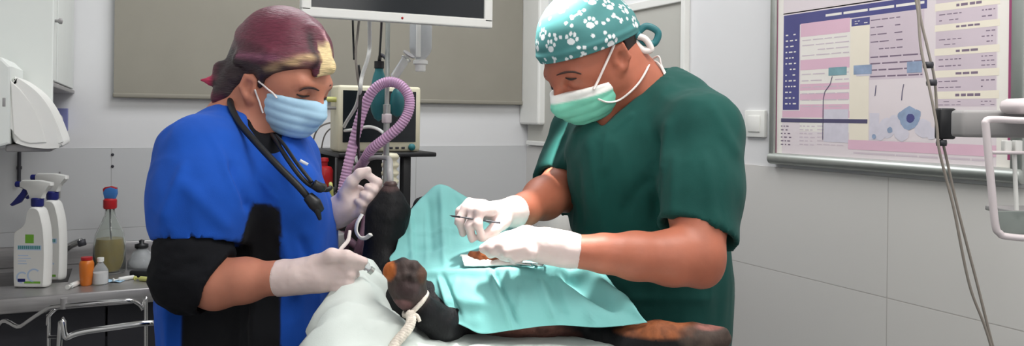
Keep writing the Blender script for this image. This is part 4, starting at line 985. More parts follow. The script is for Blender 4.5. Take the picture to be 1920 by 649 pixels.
sh = single('white_sheet', 'white cotton sheet bunched up at the dog’s head end of the table', 'sheet', (V, Q), M['sheet'], tabp(0.3, 1.25, TH))
sm = sh.modifiers.new('thickness', 'SOLIDIFY'); sm.thickness = 0.003; sm.offset = 1

# ================================================================== DOG
fur = Sculpt(0.004, 0.03)
axis = lambda d: np.array(d) / np.linalg.norm(d)
# head with the muzzle pointing up
fur.chain([(731, 358, 1.565, 15), (731, 380, 1.562, 23), (729, 405, 1.56, 33)], 0.02)
fur.chain([(729, 405, 1.56, 33), (722, 440, 1.555, 32), (717, 480, 1.55, 29)], 0.02)
fur.chain([(704, 396, 1.545, 14), (706, 425, 1.545, 15)], 0.02)           # jaw side
fur.chain([(746, 372, 1.565, 7), (758, 396, 1.565, 9), (751, 428, 1.565, 8)], 0.012)     # ear
fur.chain([(717, 478, 1.55, 29), (718, 520, 1.52, 31), (742, 556, 1.47, 42)], 0.03)
# trunk lying on its back
fur.ell(P(812, 566, 1.45), (0.10, 0.088, 0.052), k=0.04)
fur.ell(P(905, 570, 1.44), (0.17, 0.092, 0.050), k=0.04)
fur.ell(P(1015, 578, 1.43), (0.11, 0.085, 0.044), k=0.04)
fur.chain([(815, 585, 1.41, 38), (840, 606, 1.36, 29), (828, 611, 1.34, 25)], 0.02)      # shoulder and elbow of the near foreleg
fur.chain([(828, 610, 1.335, 26), (800, 588, 1.325, 25), (774, 562, 1.32, 23)], 0.02)     # forearm
fur.ell(P(763, 533, 1.315), (R(35, 1.32), 0.026, R(42, 1.32)), k=0.02)                 # paw, pads towards the viewer
for x, y, r in ((729, 508, 11), (741, 503, 12), (757, 497, 11), (777, 503, 12), (790, 517, 12)): fur.ell(P(x, y, 1.308), (R(r, 1.3), 0.016, R(r * 1.3, 1.3)), k=0.008)
for x, y, rx, ry in ((765, 545, 22, 17),): fur.ell(P(x, y, 1.291), (R(rx, 1.3), 0.012, R(ry, 1.3)), k=0.006)
for x, y in ((746, 521), (760, 515), (775, 519)): fur.ell(P(x, y, 1.291), (R(7, 1.3), 0.008, R(9, 1.3)), k=0.004)
fur.chain([(770, 520, 1.55, 26), (768, 470, 1.60, 14), (766, 408, 1.625, 8), (788, 380, 1.645, 6), (813, 360, 1.675, 4)], 0.02)     # far foreleg raised under the drape
# hind legs
fur.chain([(1085, 602, 1.42, 33), (1140, 638, 1.365, 23), (1182, 640, 1.33, 23)], 0.03)
fur.chain([(1182, 640, 1.325, 25), (1235, 632, 1.315, 26), (1290, 630, 1.315, 24)], 0.02)
fur.ell(P(1325, 634, 1.318), (R(44, 1.3), 0.026, R(25, 1.3)), k=0.02)
for x, y in ((1352, 622), (1358, 634), (1354, 646)): fur.ell(P(x, y, 1.312), (R(13, 1.3), 0.013, R(9, 1.3)), k=0.006)
fur.chain([(1070, 596, 1.45, 28), (1120, 604, 1.47, 20), (1150, 612, 1.44, 15)], 0.02)   # far thigh under the drape
V, Q = fur.run(1)
N = normals(V, Q); V = V + N * (fbm(V * 55, 3) * 0.0012)[:, None]
px, py = px_of(V)
def blobw(x, y, r, soft=0.35, dmax=None):
    w = np.clip((1 + soft - np.hypot((px - x) / r[0], (py - y) / r[1])) / soft, 0, 1)
    return w if dmax is None else w * (V[:, 1] < dmax)
C = np.tile(np.array(lin((15, 15, 18))), (len(V), 1))
def paint(w, rgb):
    global C
    w = w * np.clip(1 + 0.5 * fbm(V * 80, 2), 0.3, 1.2); w = np.clip(w, 0, 1)[:, None]; C = C * (1 - w) + np.array(lin(rgb)) * w
paint(blobw(768, 534, (38, 46), 0.2, 1.34), (72, 60, 57))
paint(blobw(728, 506, (11, 16), 0.5, 1.34), (176, 98, 48))
paint(blobw(792, 515, (8, 14), 0.5, 1.34), (86, 62, 50))
paint(blobw(765, 545, (22, 17), 0.3, 1.30), (66, 52, 52))
paint(blobw(752, 572, (16, 8), 0.5, 1.34), (120, 88, 88))
paint(blobw(732, 347, (16, 10), 0.6, 1.6), (72, 54, 54))
paint(blobw(1246, 618, (72, 15), 0.4, 1.36), (146, 86, 54))
paint(blobw(1330, 634, (46, 26), 0.4, 1.36), (78, 66, 60))
paint(blobw(1330, 612, (20, 6), 0.6, 1.36), (150, 100, 92))
paint(blobw(985, 632, (70, 20), 0.6, 1.44), (110, 72, 64))
C = np.clip(C, 0, 1)
dog = Thing('dog', 'black and tan dog lying on its back under the mint drape, muzzle up', 'dog', P(905, 620, 1.42))
dog.add('body', (V, Q, C), M['fur'])
bm = B(); lathe(bm, [(0, -0.004), (0.011, -0.002), (0.014, 0.004), (0.010, 0.010), (0, 0.012)], P(732, 350, 1.563), seg=16, sy=0.8); dog.add('nose', bm, mat('brown_nose', (70, 50, 48), 0.35, noise=(60, 0.2)))
# breathing tube and gauze tie
bm = B(); tube(bm, [P(733, 380, 1.57), P(732, 345, 1.568), P(731, 318, 1.60), P(730, 300, 1.75), P(722, 296, 2.1), P(700, 296, 2.4), P(684, 304, 2.54)], 0.0065, 12); single('endotracheal_tube', 'grey breathing tube running from the dog’s muzzle to the machine', 'tube', bm, M['greypl'], P(732, 345, 1.568))
bm = B(); tube(bm, [P(679, 402, 1.535), P(670, 418, 1.53), P(668, 434, 1.53), P(676, 446, 1.53), P(688, 446, 1.528), P(697, 440, 1.52)], R(7, 1.53), 10, 8, flat=0.35); single('gauze_tie', 'curved strip of white gauze beside the dog’s jaw', 'gauze', bm, M['gauze'], P(670, 440, 1.53))
# rope from the near wrist
bm = B(); rp = catmull([P(769, 588, 1.288), P(771, 600, 1.28), P(766, 615, 1.272), P(752, 632, 1.262), P(738, 650, 1.25), P(722, 690, 1.22), P(705, 742, 1.17), P(690, 810, 1.11)], 14)
up0 = np.array((0, -1, 0.2))
for ph in (0, 2.1, 4.2):
    strand = []
    for k, p_ in enumerate(rp):
        tn = rp[min(k + 1, len(rp) - 1)] - rp[max(k - 1, 0)]; tn = tn / np.linalg.norm(tn)
        n1 = np.cross(tn, up0); n1 /= np.linalg.norm(n1); n2 = np.cross(tn, n1); an = k * 0.62 + ph
        strand.append(p_ + 0.0042 * (math.cos(an) * n1 + math.sin(an) * n2))
    tube(bm, strand, 0.0045, 8, smooth=False)
cc = P(779, 570, 1.32); w0 = axis(P(800, 588, 1.325) - P(774, 562, 1.32)); w1 = axis(np.cross(w0, (0, 1, 0))); w2 = np.cross(w0, w1)
tube(bm, [cc + 0.0255 * (math.cos(k) * w1 + math.sin(k) * w2) for k in np.linspace(0, 2 * PI, 13)[:-1]], 0.004, 8, 4, closed=True)
tube(bm, [P(772, 588, 1.286), P(782, 592, 1.285), P(787, 603, 1.285)], 0.003, 6)
single('tether_rope', 'twisted white rope tied round the dog’s foreleg', 'rope', bm, M['rope'], P(738, 650, 1.25))

# ================================================================== SURGICAL DRAPE
rows = [
 [(770, 470, 1.68), (800, 455, 1.70), (830, 450, 1.72), (885, 450, 1.71), (940, 460, 1.67), (1000, 478, 1.62), (1060, 494, 1.57), (1120, 512, 1.53)],
 [(767, 400, 1.605), (798, 366, 1.645), (828, 348, 1.66), (884, 376, 1.63), (940, 416, 1.60), (1000, 448, 1.57), (1060, 476, 1.53), (1108, 498, 1.50)],
 [(751, 435, 1.55), (795, 425, 1.57), (830, 425, 1.56), (880, 440, 1.53), (935, 452, 1.49), (990, 465, 1.47), (1060, 485, 1.45), (1130, 510, 1.44)],
 [(742, 468, 1.505), (785, 478, 1.49), (830, 484, 1.46), (880, 487, 1.43), (940, 488, 1.415), (1000, 492, 1.405), (1070, 503, 1.40), (1147, 530, 1.40)],
 [(733, 492, 1.465), (786, 505, 1.435), (830, 512, 1.405), (880, 512, 1.38), (940, 513, 1.37), (1000, 516, 1.365), (1080, 530, 1.365), (1166, 556, 1.37)],
 [(797, 531, 1.395), (816, 545, 1.375), (842, 553, 1.355), (885, 560, 1.338), (945, 562, 1.332), (1010, 566, 1.33), (1090, 572, 1.328), (1188, 580, 1.325)],
 [(814, 578, 1.355), (846, 600, 1.335), (874, 614, 1.325), (905, 626, 1.318), (962, 619, 1.316), (1042, 610, 1.320), (1126, 614, 1.312), (1214, 605, 1.308)]]
V, Q, na, nb = surf([[P(*p) for p in r] for r in rows], 14, 14)
N = normals(V, Q); px, py = px_of(V)
def crease(V, N, p0, p1, w, amp):    # a soft fold along a line on the cloth
    a, b = np.array(p0, float), np.array(p1, float); ab = b - a
    tt = np.clip(((px - a[0]) * ab[0] + (py - a[1]) * ab[1]) / (ab @ ab), 0, 1)
    d = np.hypot(px - a[0] - tt * ab[0], py - a[1] - tt * ab[1])
    fade = np.clip(np.minimum(tt, 1 - tt) * 6 + 0.15, 0, 1)
    return V + N * (amp * np.exp(-(d / w) ** 2) * fade)[:, None]
if np.mean(N[:, 2]) < 0: N = -N
for p0, p1, w, amp in (((768, 400), (775, 500), 5, 0.006), ((828, 350), (836, 510), 7, 0.007), ((760, 470), (900, 455), 7, -0.005), ((780, 515), (1010, 508), 6, 0.006), ((915, 505), (962, 618), 4, 0.008), ((924, 505), (974, 615), 4, -0.007), ((822, 520), (850, 595), 4, 0.007), ((832, 518), (862, 590), 4, -0.007), ((980, 530), (965, 600), 4, 0.004), ((760, 440), (880, 430), 3, 0.003), ((798, 380), (800, 500), 3, 0.003), ((860, 520), (830, 600), 4, 0.003),
                       ((1010, 520), (1042, 608), 7, 0.008), ((1030, 515), (1060, 600), 9, -0.006), ((1005, 500), (1105, 515), 7, 0.014), ((1050, 505), (1165, 580), 12, -0.020), ((1085, 500), (1210, 598), 7, 0.010), ((850, 360), (880, 450), 8, -0.006), ((800, 370), (810, 480), 8, -0.004), ((1095, 560), (1110, 608), 4, 0.004), ((830, 560), (960, 575), 10, 0.003)):
    V = crease(V, N, p0, p1, w, amp)
V = V + N * (fbm(V * 22, 3) * 0.0022)[:, None]
dr = single('surgical_drape', 'mint green paper drape covering the dog’s body', 'drape', (V, Q), M['drape'], P(905, 620, 1.42))
sm = dr.modifiers.new('thickness', 'SOLIDIFY'); sm.thickness = 0.0012; sm.offset = 0
# gauze and the open wound on the drape, instruments
V, Q, _, _ = surf([[P(862 + 26 * i + 3 * j, 484 + 5.5 * j, 1.424 - 0.012 * j - 0.002 * i) + np.array((0, -0.004, 0.006 + 0.004 * ((i * 3 + j * 5) % 3 - 1))) for i in range(5)] for j in range(4)], 6, 6)
N = normals(V, Q); V = V + N * (fbm(V * 60, 3) * 0.002)[:, None]
gz = single('gauze_swab', 'white gauze swab spread on the drape below the wound', 'gauze', (V, Q), M['gauze'], P(920, 495, 1.40)); sm = gz.modifiers.new('thickness', 'SOLIDIFY'); sm.thickness = 0.002
w = Sculpt(0.002, 0.008)
w.chain([(884, 478, 1.408, 7), (905, 480, 1.403, 8), (930, 484, 1.398, 7), (944, 487, 1.396, 5)], 0.008)
w.chain([(888, 484, 1.402, 5), (915, 487, 1.397, 5), (938, 490, 1.394, 4)], 0.006)
V, Q = w.run(1); N = normals(V, Q); V = V + N * (fbm(V * 150, 2) * 0.0016)[:, None]
pxw, pyw = px_of(V)
single('surgical_wound', 'reddish brown open wound at the white gauze under the gloves', 'wound', (V, Q), M['tissue'], P(912, 482, 1.40))
def forceps(label, p, q, bow):
    a, b = np.array(p), np.array(q); d = axis(b - a); side = axis(np.cross(d, (0, 0.3, 1)))
    t = Thing('forceps', label, 'forceps', a, group=None)
    L = np.linalg.norm(b - a)
    for sgn, n_ in ((1, 'blade'), (-1, 'blade')):
        bm = B(); tube(bm, [a + sgn * side * 0.0009, a + d * L * 0.5 + sgn * side * bow, b + sgn * side * bow * 1.3], [0.0013, 0.0026, 0.003], 8); o = t.add(n_, bm, M['chrome'])
        bm = B(); ring = [b + d * 0.011 + sgn * side * bow * 1.6 + 0.010 * (math.cos(k) * d + math.sin(k) * side) for k in np.linspace(0, 2 * PI, 17)[:-1]]; tube(bm, ring, 0.0018, 8, 2, closed=True); t.add('finger_ring', bm, M['chrome'], o)
forceps('steel forceps lying on the drape under the surgeon’s nearer hand', P(945, 483, 1.392), P(982, 486, 1.378), 0.005)
forceps('steel clamp lying on the gauze near the drape fold', P(955, 494, 1.384), P(998, 497, 1.372), 0.004)
# scalpel
t = Thing('scalpel', 'slim dark scalpel held in the surgeon’s farther hand', 'scalpel', P(886, 411, 1.405))
a, b = P(842, 404, 1.405), P(938, 418, 1.412); d = axis(b - a)
bm = B(); tube(bm, [a + d * 0.018, a + d * 0.04, b], [0.0018, 0.0026, 0.0032], 10, flat=0.6); t.add('handle', bm, M['dark'])
bm = B(); n_ = np.cross(d, (0, 1, 0)); prism(bm, [(0, 0.0006), (0.02, 0.0019), (0.02, -0.0019), (0.006, -0.0018)], 0.0008, a, d, n_); t.add('blade', bm, M['dark'], smooth=False)

# white container behind the surgeon, on a small trolley
c0 = P(1040, 437, 2.25)
t = Thing('instrument_trolley', 'steel instrument trolley behind the surgeon', 'trolley', c0 * (1, 1, 0))
bm = B(); box(bm, c0 + (0.03, 0.12, -0.012), (0.42, 0.34, 0.02), rotz(YAW), 0.006); t.add('top', bm, M['steel'])
bm = B(); box(bm, c0 + (0.03, 0.12, -0.7), (0.40, 0.32, 0.02), rotz(YAW), 0.006); t.add('shelf', bm, M['steel'])
for sx in (-0.19, 0.19):
    for sy in (-0.14, 0.14):
        o2 = rotz(YAW) @ Vector((sx, sy, 0)); pt = c0 * (1, 1, 0) + np.array((0.03, 0.12, 0)) + np.array(o2)
        bm = B(); tube(bm, [pt + (0, 0, 0.005), pt + (0, 0, c0[2] - 0.015)], 0.011, 10); t.add('leg', bm, M['chrome'])
t = Thing('wipe_canister', 'white container seen between the surgeon’s arms', 'container', c0)
bm = B(); lathe(bm, [(0, 0), (0.045, 0), (0.048, 0.004), (0.048, 0.085), (0.03, 0.105), (0, 0.105)], c0 + (0.0, 0.06, -0.001), seg=24); t.add('body', bm, M['white'])
bm = B(); lathe(bm, [(0.026, 0), (0.026, 0.022), (0, 0.024)], c0 + (0.0, 0.06, 0.104), seg=20); t.add('lid', bm, M['greypl'], smooth='auto')

# ================================================================== PEOPLE
def headframe(Fv):
    f = axis(Fv); u = np.array((0, 0, 1.0)); u = u - f * (u @ f); u = axis(u); s = np.cross(f, u)
    if s[1] > 0: s = -s
    return f, u, s                     # forward, up, side towards the viewer
class Head:
    def __init__(s, c, Fv): s.c = np.array(c); s.f, s.u, s.s = headframe(Fv); s.rot = np.stack([s.f, s.s, s.u])
    def p(s, a, b, c=0.0): return s.c + a * s.f + b * s.u + c * s.s      # a forward, b up, c towards the viewer
    def loc(s, V): d = V - s.c; return d @ s.f, d @ s.u, d @ s.s
    def sculpt(s, S, male):
        k = 1.04 if male else 1.0
        S.ell(s.p(0, 0), (0.095 * k, 0.075 * k, 0.085 * k), s.rot, 0.02)
        S.ell(s.p(0.040, -0.055), (0.056, 0.060, 0.080), s.rot, 0.03)              # face
        S.ell(s.p(0.050, -0.035), (0.052, 0.062, 0.036), s.rot, 0.02)              # cheekbones
        S.ell(s.p(0.060, -0.108), (0.026, 0.024, 0.018), s.rot, 0.03)              # chin
        for c in (1, -1):
            S.cone(s.p(0.056, -0.108, c * 0.012), s.p(0.0, -0.080, c * 0.050), 0.02, 0.020, 0.025)    # jaw line
            S.ball(s.p(0.094, -0.038, c * 0.033), 0.014, 0.010, sub=True)                 # eye socket
        for c in (1, -1): S.cone(s.p(0.086, -0.020, c * 0.040), s.p(0.095, -0.022, c * 0.010), 0.0080, 0.0080, 0.018)  # brow ridge
        for c in (1, -1): S.ball(s.p(0.083, -0.039, c * 0.032), 0.0135, 0.004)            # closed lid over the eye
        S.cone(s.p(0.096, -0.026), s.p(0.116, -0.068), 0.0075, 0.011, 0.012)       # nose
        S.ell(s.p(0.103, -0.072), (0.012, 0.017, 0.009), s.rot, 0.01)
        S.ell(s.p(0.090, -0.095), (0.012, 0.024, 0.010), s.rot, 0.01)              # lips
    def ears(s, S, a0, b0, k=1.0):
        for c in (1, -1):
            e1 = axis(s.f * 0.9 - s.s * c * 0.42); e3 = axis(s.u - s.f * 0.18); e3 = axis(e3 - e1 * (e3 @ e1)); er = np.stack([e1, np.cross(e3, e1), e3])
            q = lambda a, b, w: s.p(a0, b0, c * 0.080) + k * a * e1 + k * b * e3 + k * w * c * s.s
            S.ell(q(0, 0, 0), (0.018 * k, 0.009, 0.031 * k), er, 0.004)
            S.ell(q(0.008, -0.026, -0.003), (0.009, 0.007, 0.012), er, 0.006)
            S.ell(q(0.003, -0.004, 0.012), (0.011, 0.009, 0.018), er, 0.003, sub=True)
            S.cone(q(0.012, 0.018, 0.004), q(-0.012, 0.022, 0.005), 0.004, 0.004, 0.003)
            S.cone(q(-0.012, 0.022, 0.005), q(-0.016, -0.006, 0.005), 0.004, 0.004, 0.003)
            S.cone(q(-0.016, -0.006, 0.005), q(0.004, -0.026, 0.003), 0.004, 0.004, 0.003)
            S.ball(q(0.014, -0.006, 0.003), 0.005, 0.003)
    def eyes(s, T, male, fr=None):
        if fr:
            bp, ep = (((1044, 141), (1058, 136), (1076, 135), (1090, 139)), ((1060, 146), (1070, 149), (1081, 147))) if male else (((561, 171), (573, 165), (586, 165), (598, 170)), ((556, 177), (567, 181), (580, 180)))
            bm = B(); tube(bm, [fr(x, y, 0.0005) for x, y in bp], [0.0015, 0.0034, 0.0034, 0.0015], 8, 6, flat=0.6); T.add('eyebrow', bm, M['brow'])
            bm = B(); tube(bm, [fr(x, y, 0.0) for x, y in ep], [0.001, 0.0022, 0.001], 8, 6); T.add('eyelashes', bm, M['lash'])
        for c in (-1,):
            bm = B(); tube(bm, [s.p(0.1015, -0.023, c * 0.012), s.p(0.1000, -0.018, c * 0.028), s.p(0.0885, -0.021, c * 0.046)], [0.003, 0.0036, 0.0018], 8, 6, flat=0.6); T.add('eyebrow', bm, M['brow'])
            bm = B(); tube(bm, [s.p(0.0945, -0.044, c * 0.021), s.p(0.0975, -0.047, c * 0.031), s.p(0.090, -0.044, c * 0.043)], [0.001, 0.002, 0.0012], 8, 6); T.add('eyelashes', bm, M['lash'])
class Front:
    """Rests a strap on the skin: the nearest surface seen at a spot of the photo."""
    def __init__(s, V): s.V = V; s.px, s.py = px_of(V)
    def __call__(s, x, y, off=0.003):
        m = np.hypot(s.px - x, s.py - y) < 4
        return P(x, y, (s.V[m][:, 1].min() if m.any() else 1.55) - off)
def glove(T, name, S, res, cuff_a, cuff_b, rc, label=None):
    d = axis(cuff_b - cuff_a); S.cone(cuff_a - d * 0.02, cuff_a + d * 0.01, rc, rc, 0.012); S.cut(cuff_a, -d)
    V, Q = S.run(1)
    N = normals(V, Q); V = V + N * (fbm(V * np.array((70, 70, 70)), 2) * 0.0007)[:, None]
    o = T.add('glove', (V, Q), M['glove'], label=label)
    bm = B(); d = axis(cuff_b - cuff_a)
    n1 = axis(np.cross(d, (0.1, 1, 0.2))); n2 = np.cross(d, n1)
    tube(bm, [cuff_a + d * 0.001 + rc * 1.0 * (math.cos(k) * n1 + math.sin(k) * n2) for k in np.linspace(0, 2 * PI, 25)[:-1]], 0.0022, 8, 2, closed=True)
    T.add('cuff_roll', bm, M['gloveb'], o)
def legs(T, hip, w, m, shoe_m, fwd):
    """Trousers down to the floor and shoes."""
    fwd = axis(fwd); side = np.array((-fwd[1], fwd[0], 0))
    S = Sculpt(0.009, 0.04)
    S.ell(hip + (0, 0, 0.02), (0.155, 0.145, 0.14))
    for c in (1, -1):
        h = hip + side * c * w; k = hip * (1, 1, 0) + side * c * (w + 0.01) + fwd * 0.03 + (0, 0, 0.48); a = hip * (1, 1, 0) + side * c * (w + 0.02) + (0, 0, 0.055)
        S.cone(h, k, 0.095, 0.072); S.cone(k, a, 0.072, 0.06)
    V, Q = S.run(2); V = folds(V, Q, 0.004, (14, 14, 6)); V[:, 2] = np.maximum(V[:, 2], 0.02); T.add('trousers', (V, Q), m)
    for c in (1, -1):
        f0 = hip * (1, 1, 0) + side * c * (w + 0.02)
        S = Sculpt(0.006, 0.03); S.cone(f0 + (0, 0, 0.05) - fwd * 0.05, f0 + (0, 0, 0.04) + fwd * 0.15, 0.045, 0.038); S.cut(f0 + (0, 0, 0.002), (0, 0, -1))
        V, Q = S.run(1); T.add('shoe', (V, Q), shoe_m)

# ------------------------------------------------------------------ THE WOMAN
wm = Thing('person', 'woman in a blue and black scrub top with burgundy hair and a light blue mask', 'person', P(455, 620, 1.58) * (1, 1, 0))
H = Head(P(533, 112, 1.58), (0.86, -0.38, -0.33))
S = Sculpt(0.0034, 0.03)
H.sculpt(S, False)
S.chain([(505, 185, 1.585, 52), (472, 222, 1.585, 50), (452, 262, 1.585, 56)], 0.03)
S.chain([(470, 170, 1.575, 40), (436, 215, 1.575, 42)], 0.03)
S.ell(P(452, 340, 1.61), (0.115, 0.12, 0.13), k=0.05); S.ell(P(462, 500, 1.64), (0.105, 0.09, 0.20), k=0.04)
S.chain([(440, 262, 1.58, 50), (378, 288, 1.47, 58)], 0.05); S.chain([(478, 262, 1.60, 48), (528, 296, 1.72, 50)], 0.05)
S.chain([(376, 295, 1.45, 56), (362, 400, 1.415, 56), (352, 500, 1.385, 50)], 0.03)          # near upper arm
S.chain([(350, 512, 1.38, 48), (405, 532, 1.375, 45), (460, 526, 1.365, 39), (522, 521, 1.355, 27), (575, 518, 1.35, 24)], 0.02)
S.chain([(530, 305, 1.73, 48), (545, 400, 1.74, 44), (552, 452, 1.72, 38)], 0.03)             # far arm
S.chain([(552, 452, 1.72, 38), (590, 428, 1.66, 32), (632, 402, 1.60, 23), (655, 382, 1.585, 20)], 0.02)
H.ears(S, 0.004, -0.058, 0.84)
V, Q = S.run(1); wm.add('body', (V, Q), M['skin']); FB = Front(V)
H.eyes(wm, False, FB)
# hair: swept back into a bun, blonde streak over the forehead
S = Sculpt(0.0034, 0.02)
S.ell(H.p(-0.006, 0.006), (0.106, 0.087, 0.098), H.rot, 0.02)
A, Bp = H.p(0.106, 0.024), H.p(0.0, -0.046)
dirn = axis((A - H.c) - (Bp - H.c)); nrm = axis(np.cross(dirn, H.s)); nrm = nrm if nrm @ (H.p(0.05, -0.1) - H.c) > 0 else -nrm
S.cut((A + Bp) / 2, nrm)
S.fn(lambda X, Y, Z, D: np.maximum(D, -((X - H.c[0]) * H.u[0] + (Y - H.c[1]) * H.u[1] + (Z - H.c[2]) * H.u[2] + 0.088)))
S.cone(H.p(0.060, 0.070, 0.010), H.p(0.108, 0.020, 0.004), 0.020, 0.013, 0.015)              # fringe roll
S.cone(H.p(0.108, 0.020, 0.004), H.p(0.100, 0.004, 0.022), 0.013, 0.009, 0.012)
S.cone(H.p(0.095, 0.028, 0.030), H.p(0.030, 0.012, 0.074), 0.010, 0.012, 0.015)              # blonde side sweep
S.cone(H.p(0.030, 0.004, 0.074), H.p(-0.04, -0.016, 0.079), 0.012, 0.012, 0.015)
S.cone(H.p(0.022, -0.022, 0.072), H.p(0.020, -0.052, 0.071), 0.010, 0.004, 0.012)            # sideburn
S.cone(H.p(-0.06, -0.05, 0.03), H.p(-0.096, -0.070, 0.012), 0.042, 0.026, 0.02)
S.chain([(440, 150, 1.55, 26), (425, 172, 1.55, 20), (412, 188, 1.55, 10)], 0.015)
S.chain([(430, 140, 1.56, 18), (415, 130, 1.56, 12), (404, 148, 1.56, 7)], 0.012)
S.chain([(420, 165, 1.55, 14), (408, 180, 1.545, 8), (402, 192, 1.545, 4)], 0.01)
S.chain([(424, 150, 1.55, 12), (396, 152, 1.55, 6), (378, 150, 1.55, 3)], 0.01)
V, Q = S.run(1)
a, b, c = H.loc(V); N = normals(V, Q)
st = np.stack([a * 6, b * 55 + c * 30, c * 20], 1)
V = V + N * (0.0022 * fbm(st, 2))[:, None]
C = np.tile(np.array(lin((46, 30, 34))), (len(V), 1)); sn = vnoise(np.stack([a * 10, b * 90, c * 60], 1))
w = np.clip((b + 0.010 + 0.10 * np.maximum(a, 0) * 0 + 0.01 * sn) / 0.03, 0, 1)[:, None]; C = C * (1 - w) + np.array(lin((104, 44, 62))) * w
def mixc(w, rgb):
    global C
    w = np.clip(w, 0, 1)[:, None]; C = C * (1 - w) + np.array(lin(rgb)) * w
mixc(np.exp(-((b - 0.005 - 0.25 * (a - 0.02)) / 0.007) ** 2) * (c > 0.02) * (a > -0.04) * 0.7, (142, 84, 110))
tl = -((V - A) @ nrm)
mixc(np.clip((a - 0.034 + 0.02 * sn) / 0.05, 0, 1) * np.exp(-((tl - 0.012 + 0.004 * sn) / 0.008) ** 2) * (c > 0.012), (226, 192, 142))
mixc(np.clip((a - 0.080 + 0.006 * sn) / 0.012, 0, 1) * np.clip((0.052 - tl + 0.01 * sn) / 0.012, 0, 1) * (c > -0.03) * (c < 0.026), (238, 212, 160))
mixc(np.clip((a - 0.055) / 0.02, 0, 1) * np.exp(-((c + 0.002 - 0.012 * sn) / 0.007) ** 2) * (tl > 0.045), (214, 160, 170))
mixc(np.exp(-(((c - 0.034) / 0.006) ** 2)) * np.clip((a - 0.05) / 0.02, 0, 1) * (b > 0.012) * 0.9, (54, 34, 40))
px, py = px_of(V)
mixc(np.clip((412 - px) / 20, 0, 1) * (py < 150), (104, 40, 58)); mixc(np.clip((400 - px) / 10, 0, 1), (190, 46, 86)); mixc(np.clip((py - 170) / 14, 0, 1) * np.clip((424 - px) / 10, 0, 1), (92, 38, 54))
wm.add('hair', (V, Q, C), M['hair'])
# scrub top
S = Sculpt(0.005, 0.03)
S.ell(P(452, 345, 1.60), (0.150, 0.165, 0.155), k=0.06)
S.ell(P(462, 480, 1.59), (0.152, 0.155, 0.20), k=0.06)
S.ell(P(458, 640, 1.58), (0.158, 0.16, 0.22), k=0.08)
S.chain([(438, 258, 1.575, 56), (380, 285, 1.47, 72)], 0.05); S.chain([(482, 262, 1.62, 52), (528, 300, 1.72, 62)], 0.05)
S.ell(P(541, 374, 1.50), (0.066, 0.075, 0.072), k=0.05); S.ell(P(544, 390, 1.66), (0.06, 0.07, 0.07), k=0.05)
S.ell(P(560, 455, 1.57), (0.065, 0.11, 0.10), k=0.06)
S.chain([(372, 300, 1.44, 76), (376, 372, 1.42, 88), (368, 470, 1.40, 78)], 0.03)
S.chain([(530, 305, 1.73, 60), (546, 430, 1.74, 62)], 0.03)
S.cone(P(368, 425, 1.40), P(362, 500, 1.385), 0.0625, 0.0625, 0.004, sub=True)
hp, hn = P(368, 454, 1.40), axis(P(360, 500, 1.39) - P(370, 400, 1.41))
def hem(X, Y, Z, D):      # the sleeve ends at its hem; the trunk goes on below
    pl = (X - hp[0]) * hn[0] + (Y - hp[1]) * hn[1] + (Z - hp[2]) * hn[2]
    nr = np.sqrt((X - hp[0]) ** 2 + (Y - hp[1]) ** 2) - 0.092
    return np.where((nr < 0) & (Y < 1.478), np.maximum(D, pl), D)
S.fn(hem)
S.chain([(505, 160, 1.585, 56), (468, 226, 1.580, 58), (470, 250, 1.57, 52)], 0.008, sub=True)
S.chain([(500, 235, 1.52, 36), (512, 262, 1.50, 22)], 0.01, sub=True)
S.cut(P(458, 0, 1.58) * (1, 1, 0) + (0, 0, 0.84), (0, 0, -1))
V, Q = S.run(2); V0 = V
V = folds(V, Q, 0.0032, (13, 13, 7))
px, py = px_of(V0); near_hem = np.clip(1 - np.abs(py - 456) / 22, 0, 1) * (V0[:, 1] < 1.478) * (px < 452); V = V0 + (V - V0) * (1 - near_hem)[:, None]
px, py = px_of(V); N = normals(V, Q)
for p0, p1, w_, amp in (((350, 300), (300, 420), 10, 0.006), ((430, 300), (470, 400), 9, -0.010), ((400, 260), (460, 390), 8, 0.005), ((330, 330), (440, 440), 14, 0.004), ((520, 420), (560, 560), 10, 0.006), ((560, 440), (600, 540), 9, -0.006), ((480, 330), (530, 380), 9, 0.005)):
    V = crease(V, N, p0, p1, w_, amp)
px, py = px_of(V); N = normals(V, Q)
e = 0
pan = ((px > 340) & (px < 527 + (py > 480) * 0 + e) & (py > np.interp(px, [340, 440, 470, 530], [480, 455, 378, 388])) & (V[:, 1] < 1.60))
slv = np.hypot(V[:, 0] - hp[0], V[:, 1] - hp[1]) < 0.094
pan &= ~(slv & (V[:, 1] < 1.478) & (py < 462) & (px < np.interp(py, [378, 462], [474, 448])))
pw = pan.astype(float)
for _ in range(2):
    sm_, ct = np.zeros(len(V)), np.zeros(len(V))
    for k in range(4): sm_ += np.bincount(Q[:, k], pw[Q[:, (k + 1) % 4]], len(V)) + np.bincount(Q[:, (k + 1) % 4], pw[Q[:, k]], len(V)); ct += np.bincount(Q[:, k], minlength=len(V)) + np.bincount(Q[:, (k + 1) % 4], minlength=len(V))
    pw = sm_ / ct
pw = np.clip((pw - 0.3) / 0.4, 0, 1)[:, None]
C = np.array(lin((24, 80, 178))) * (1 - pw) + np.array(lin((19, 20, 24))) * pw
wm.add('scrub_top', (V, Q, C), M['blue'])
FS = Front(V); l0, l1 = FS(562, 301, 0.0005), FS(577, 309, 0.0005)
bm = B(); tube(bm, [l0, (l0 + l1) / 2 + (0, -0.0006, 0), l1], 0.0032, 8, 4, flat=0.3, up=(0, 1, 0)); wm.add('logo', bm, M['white'])
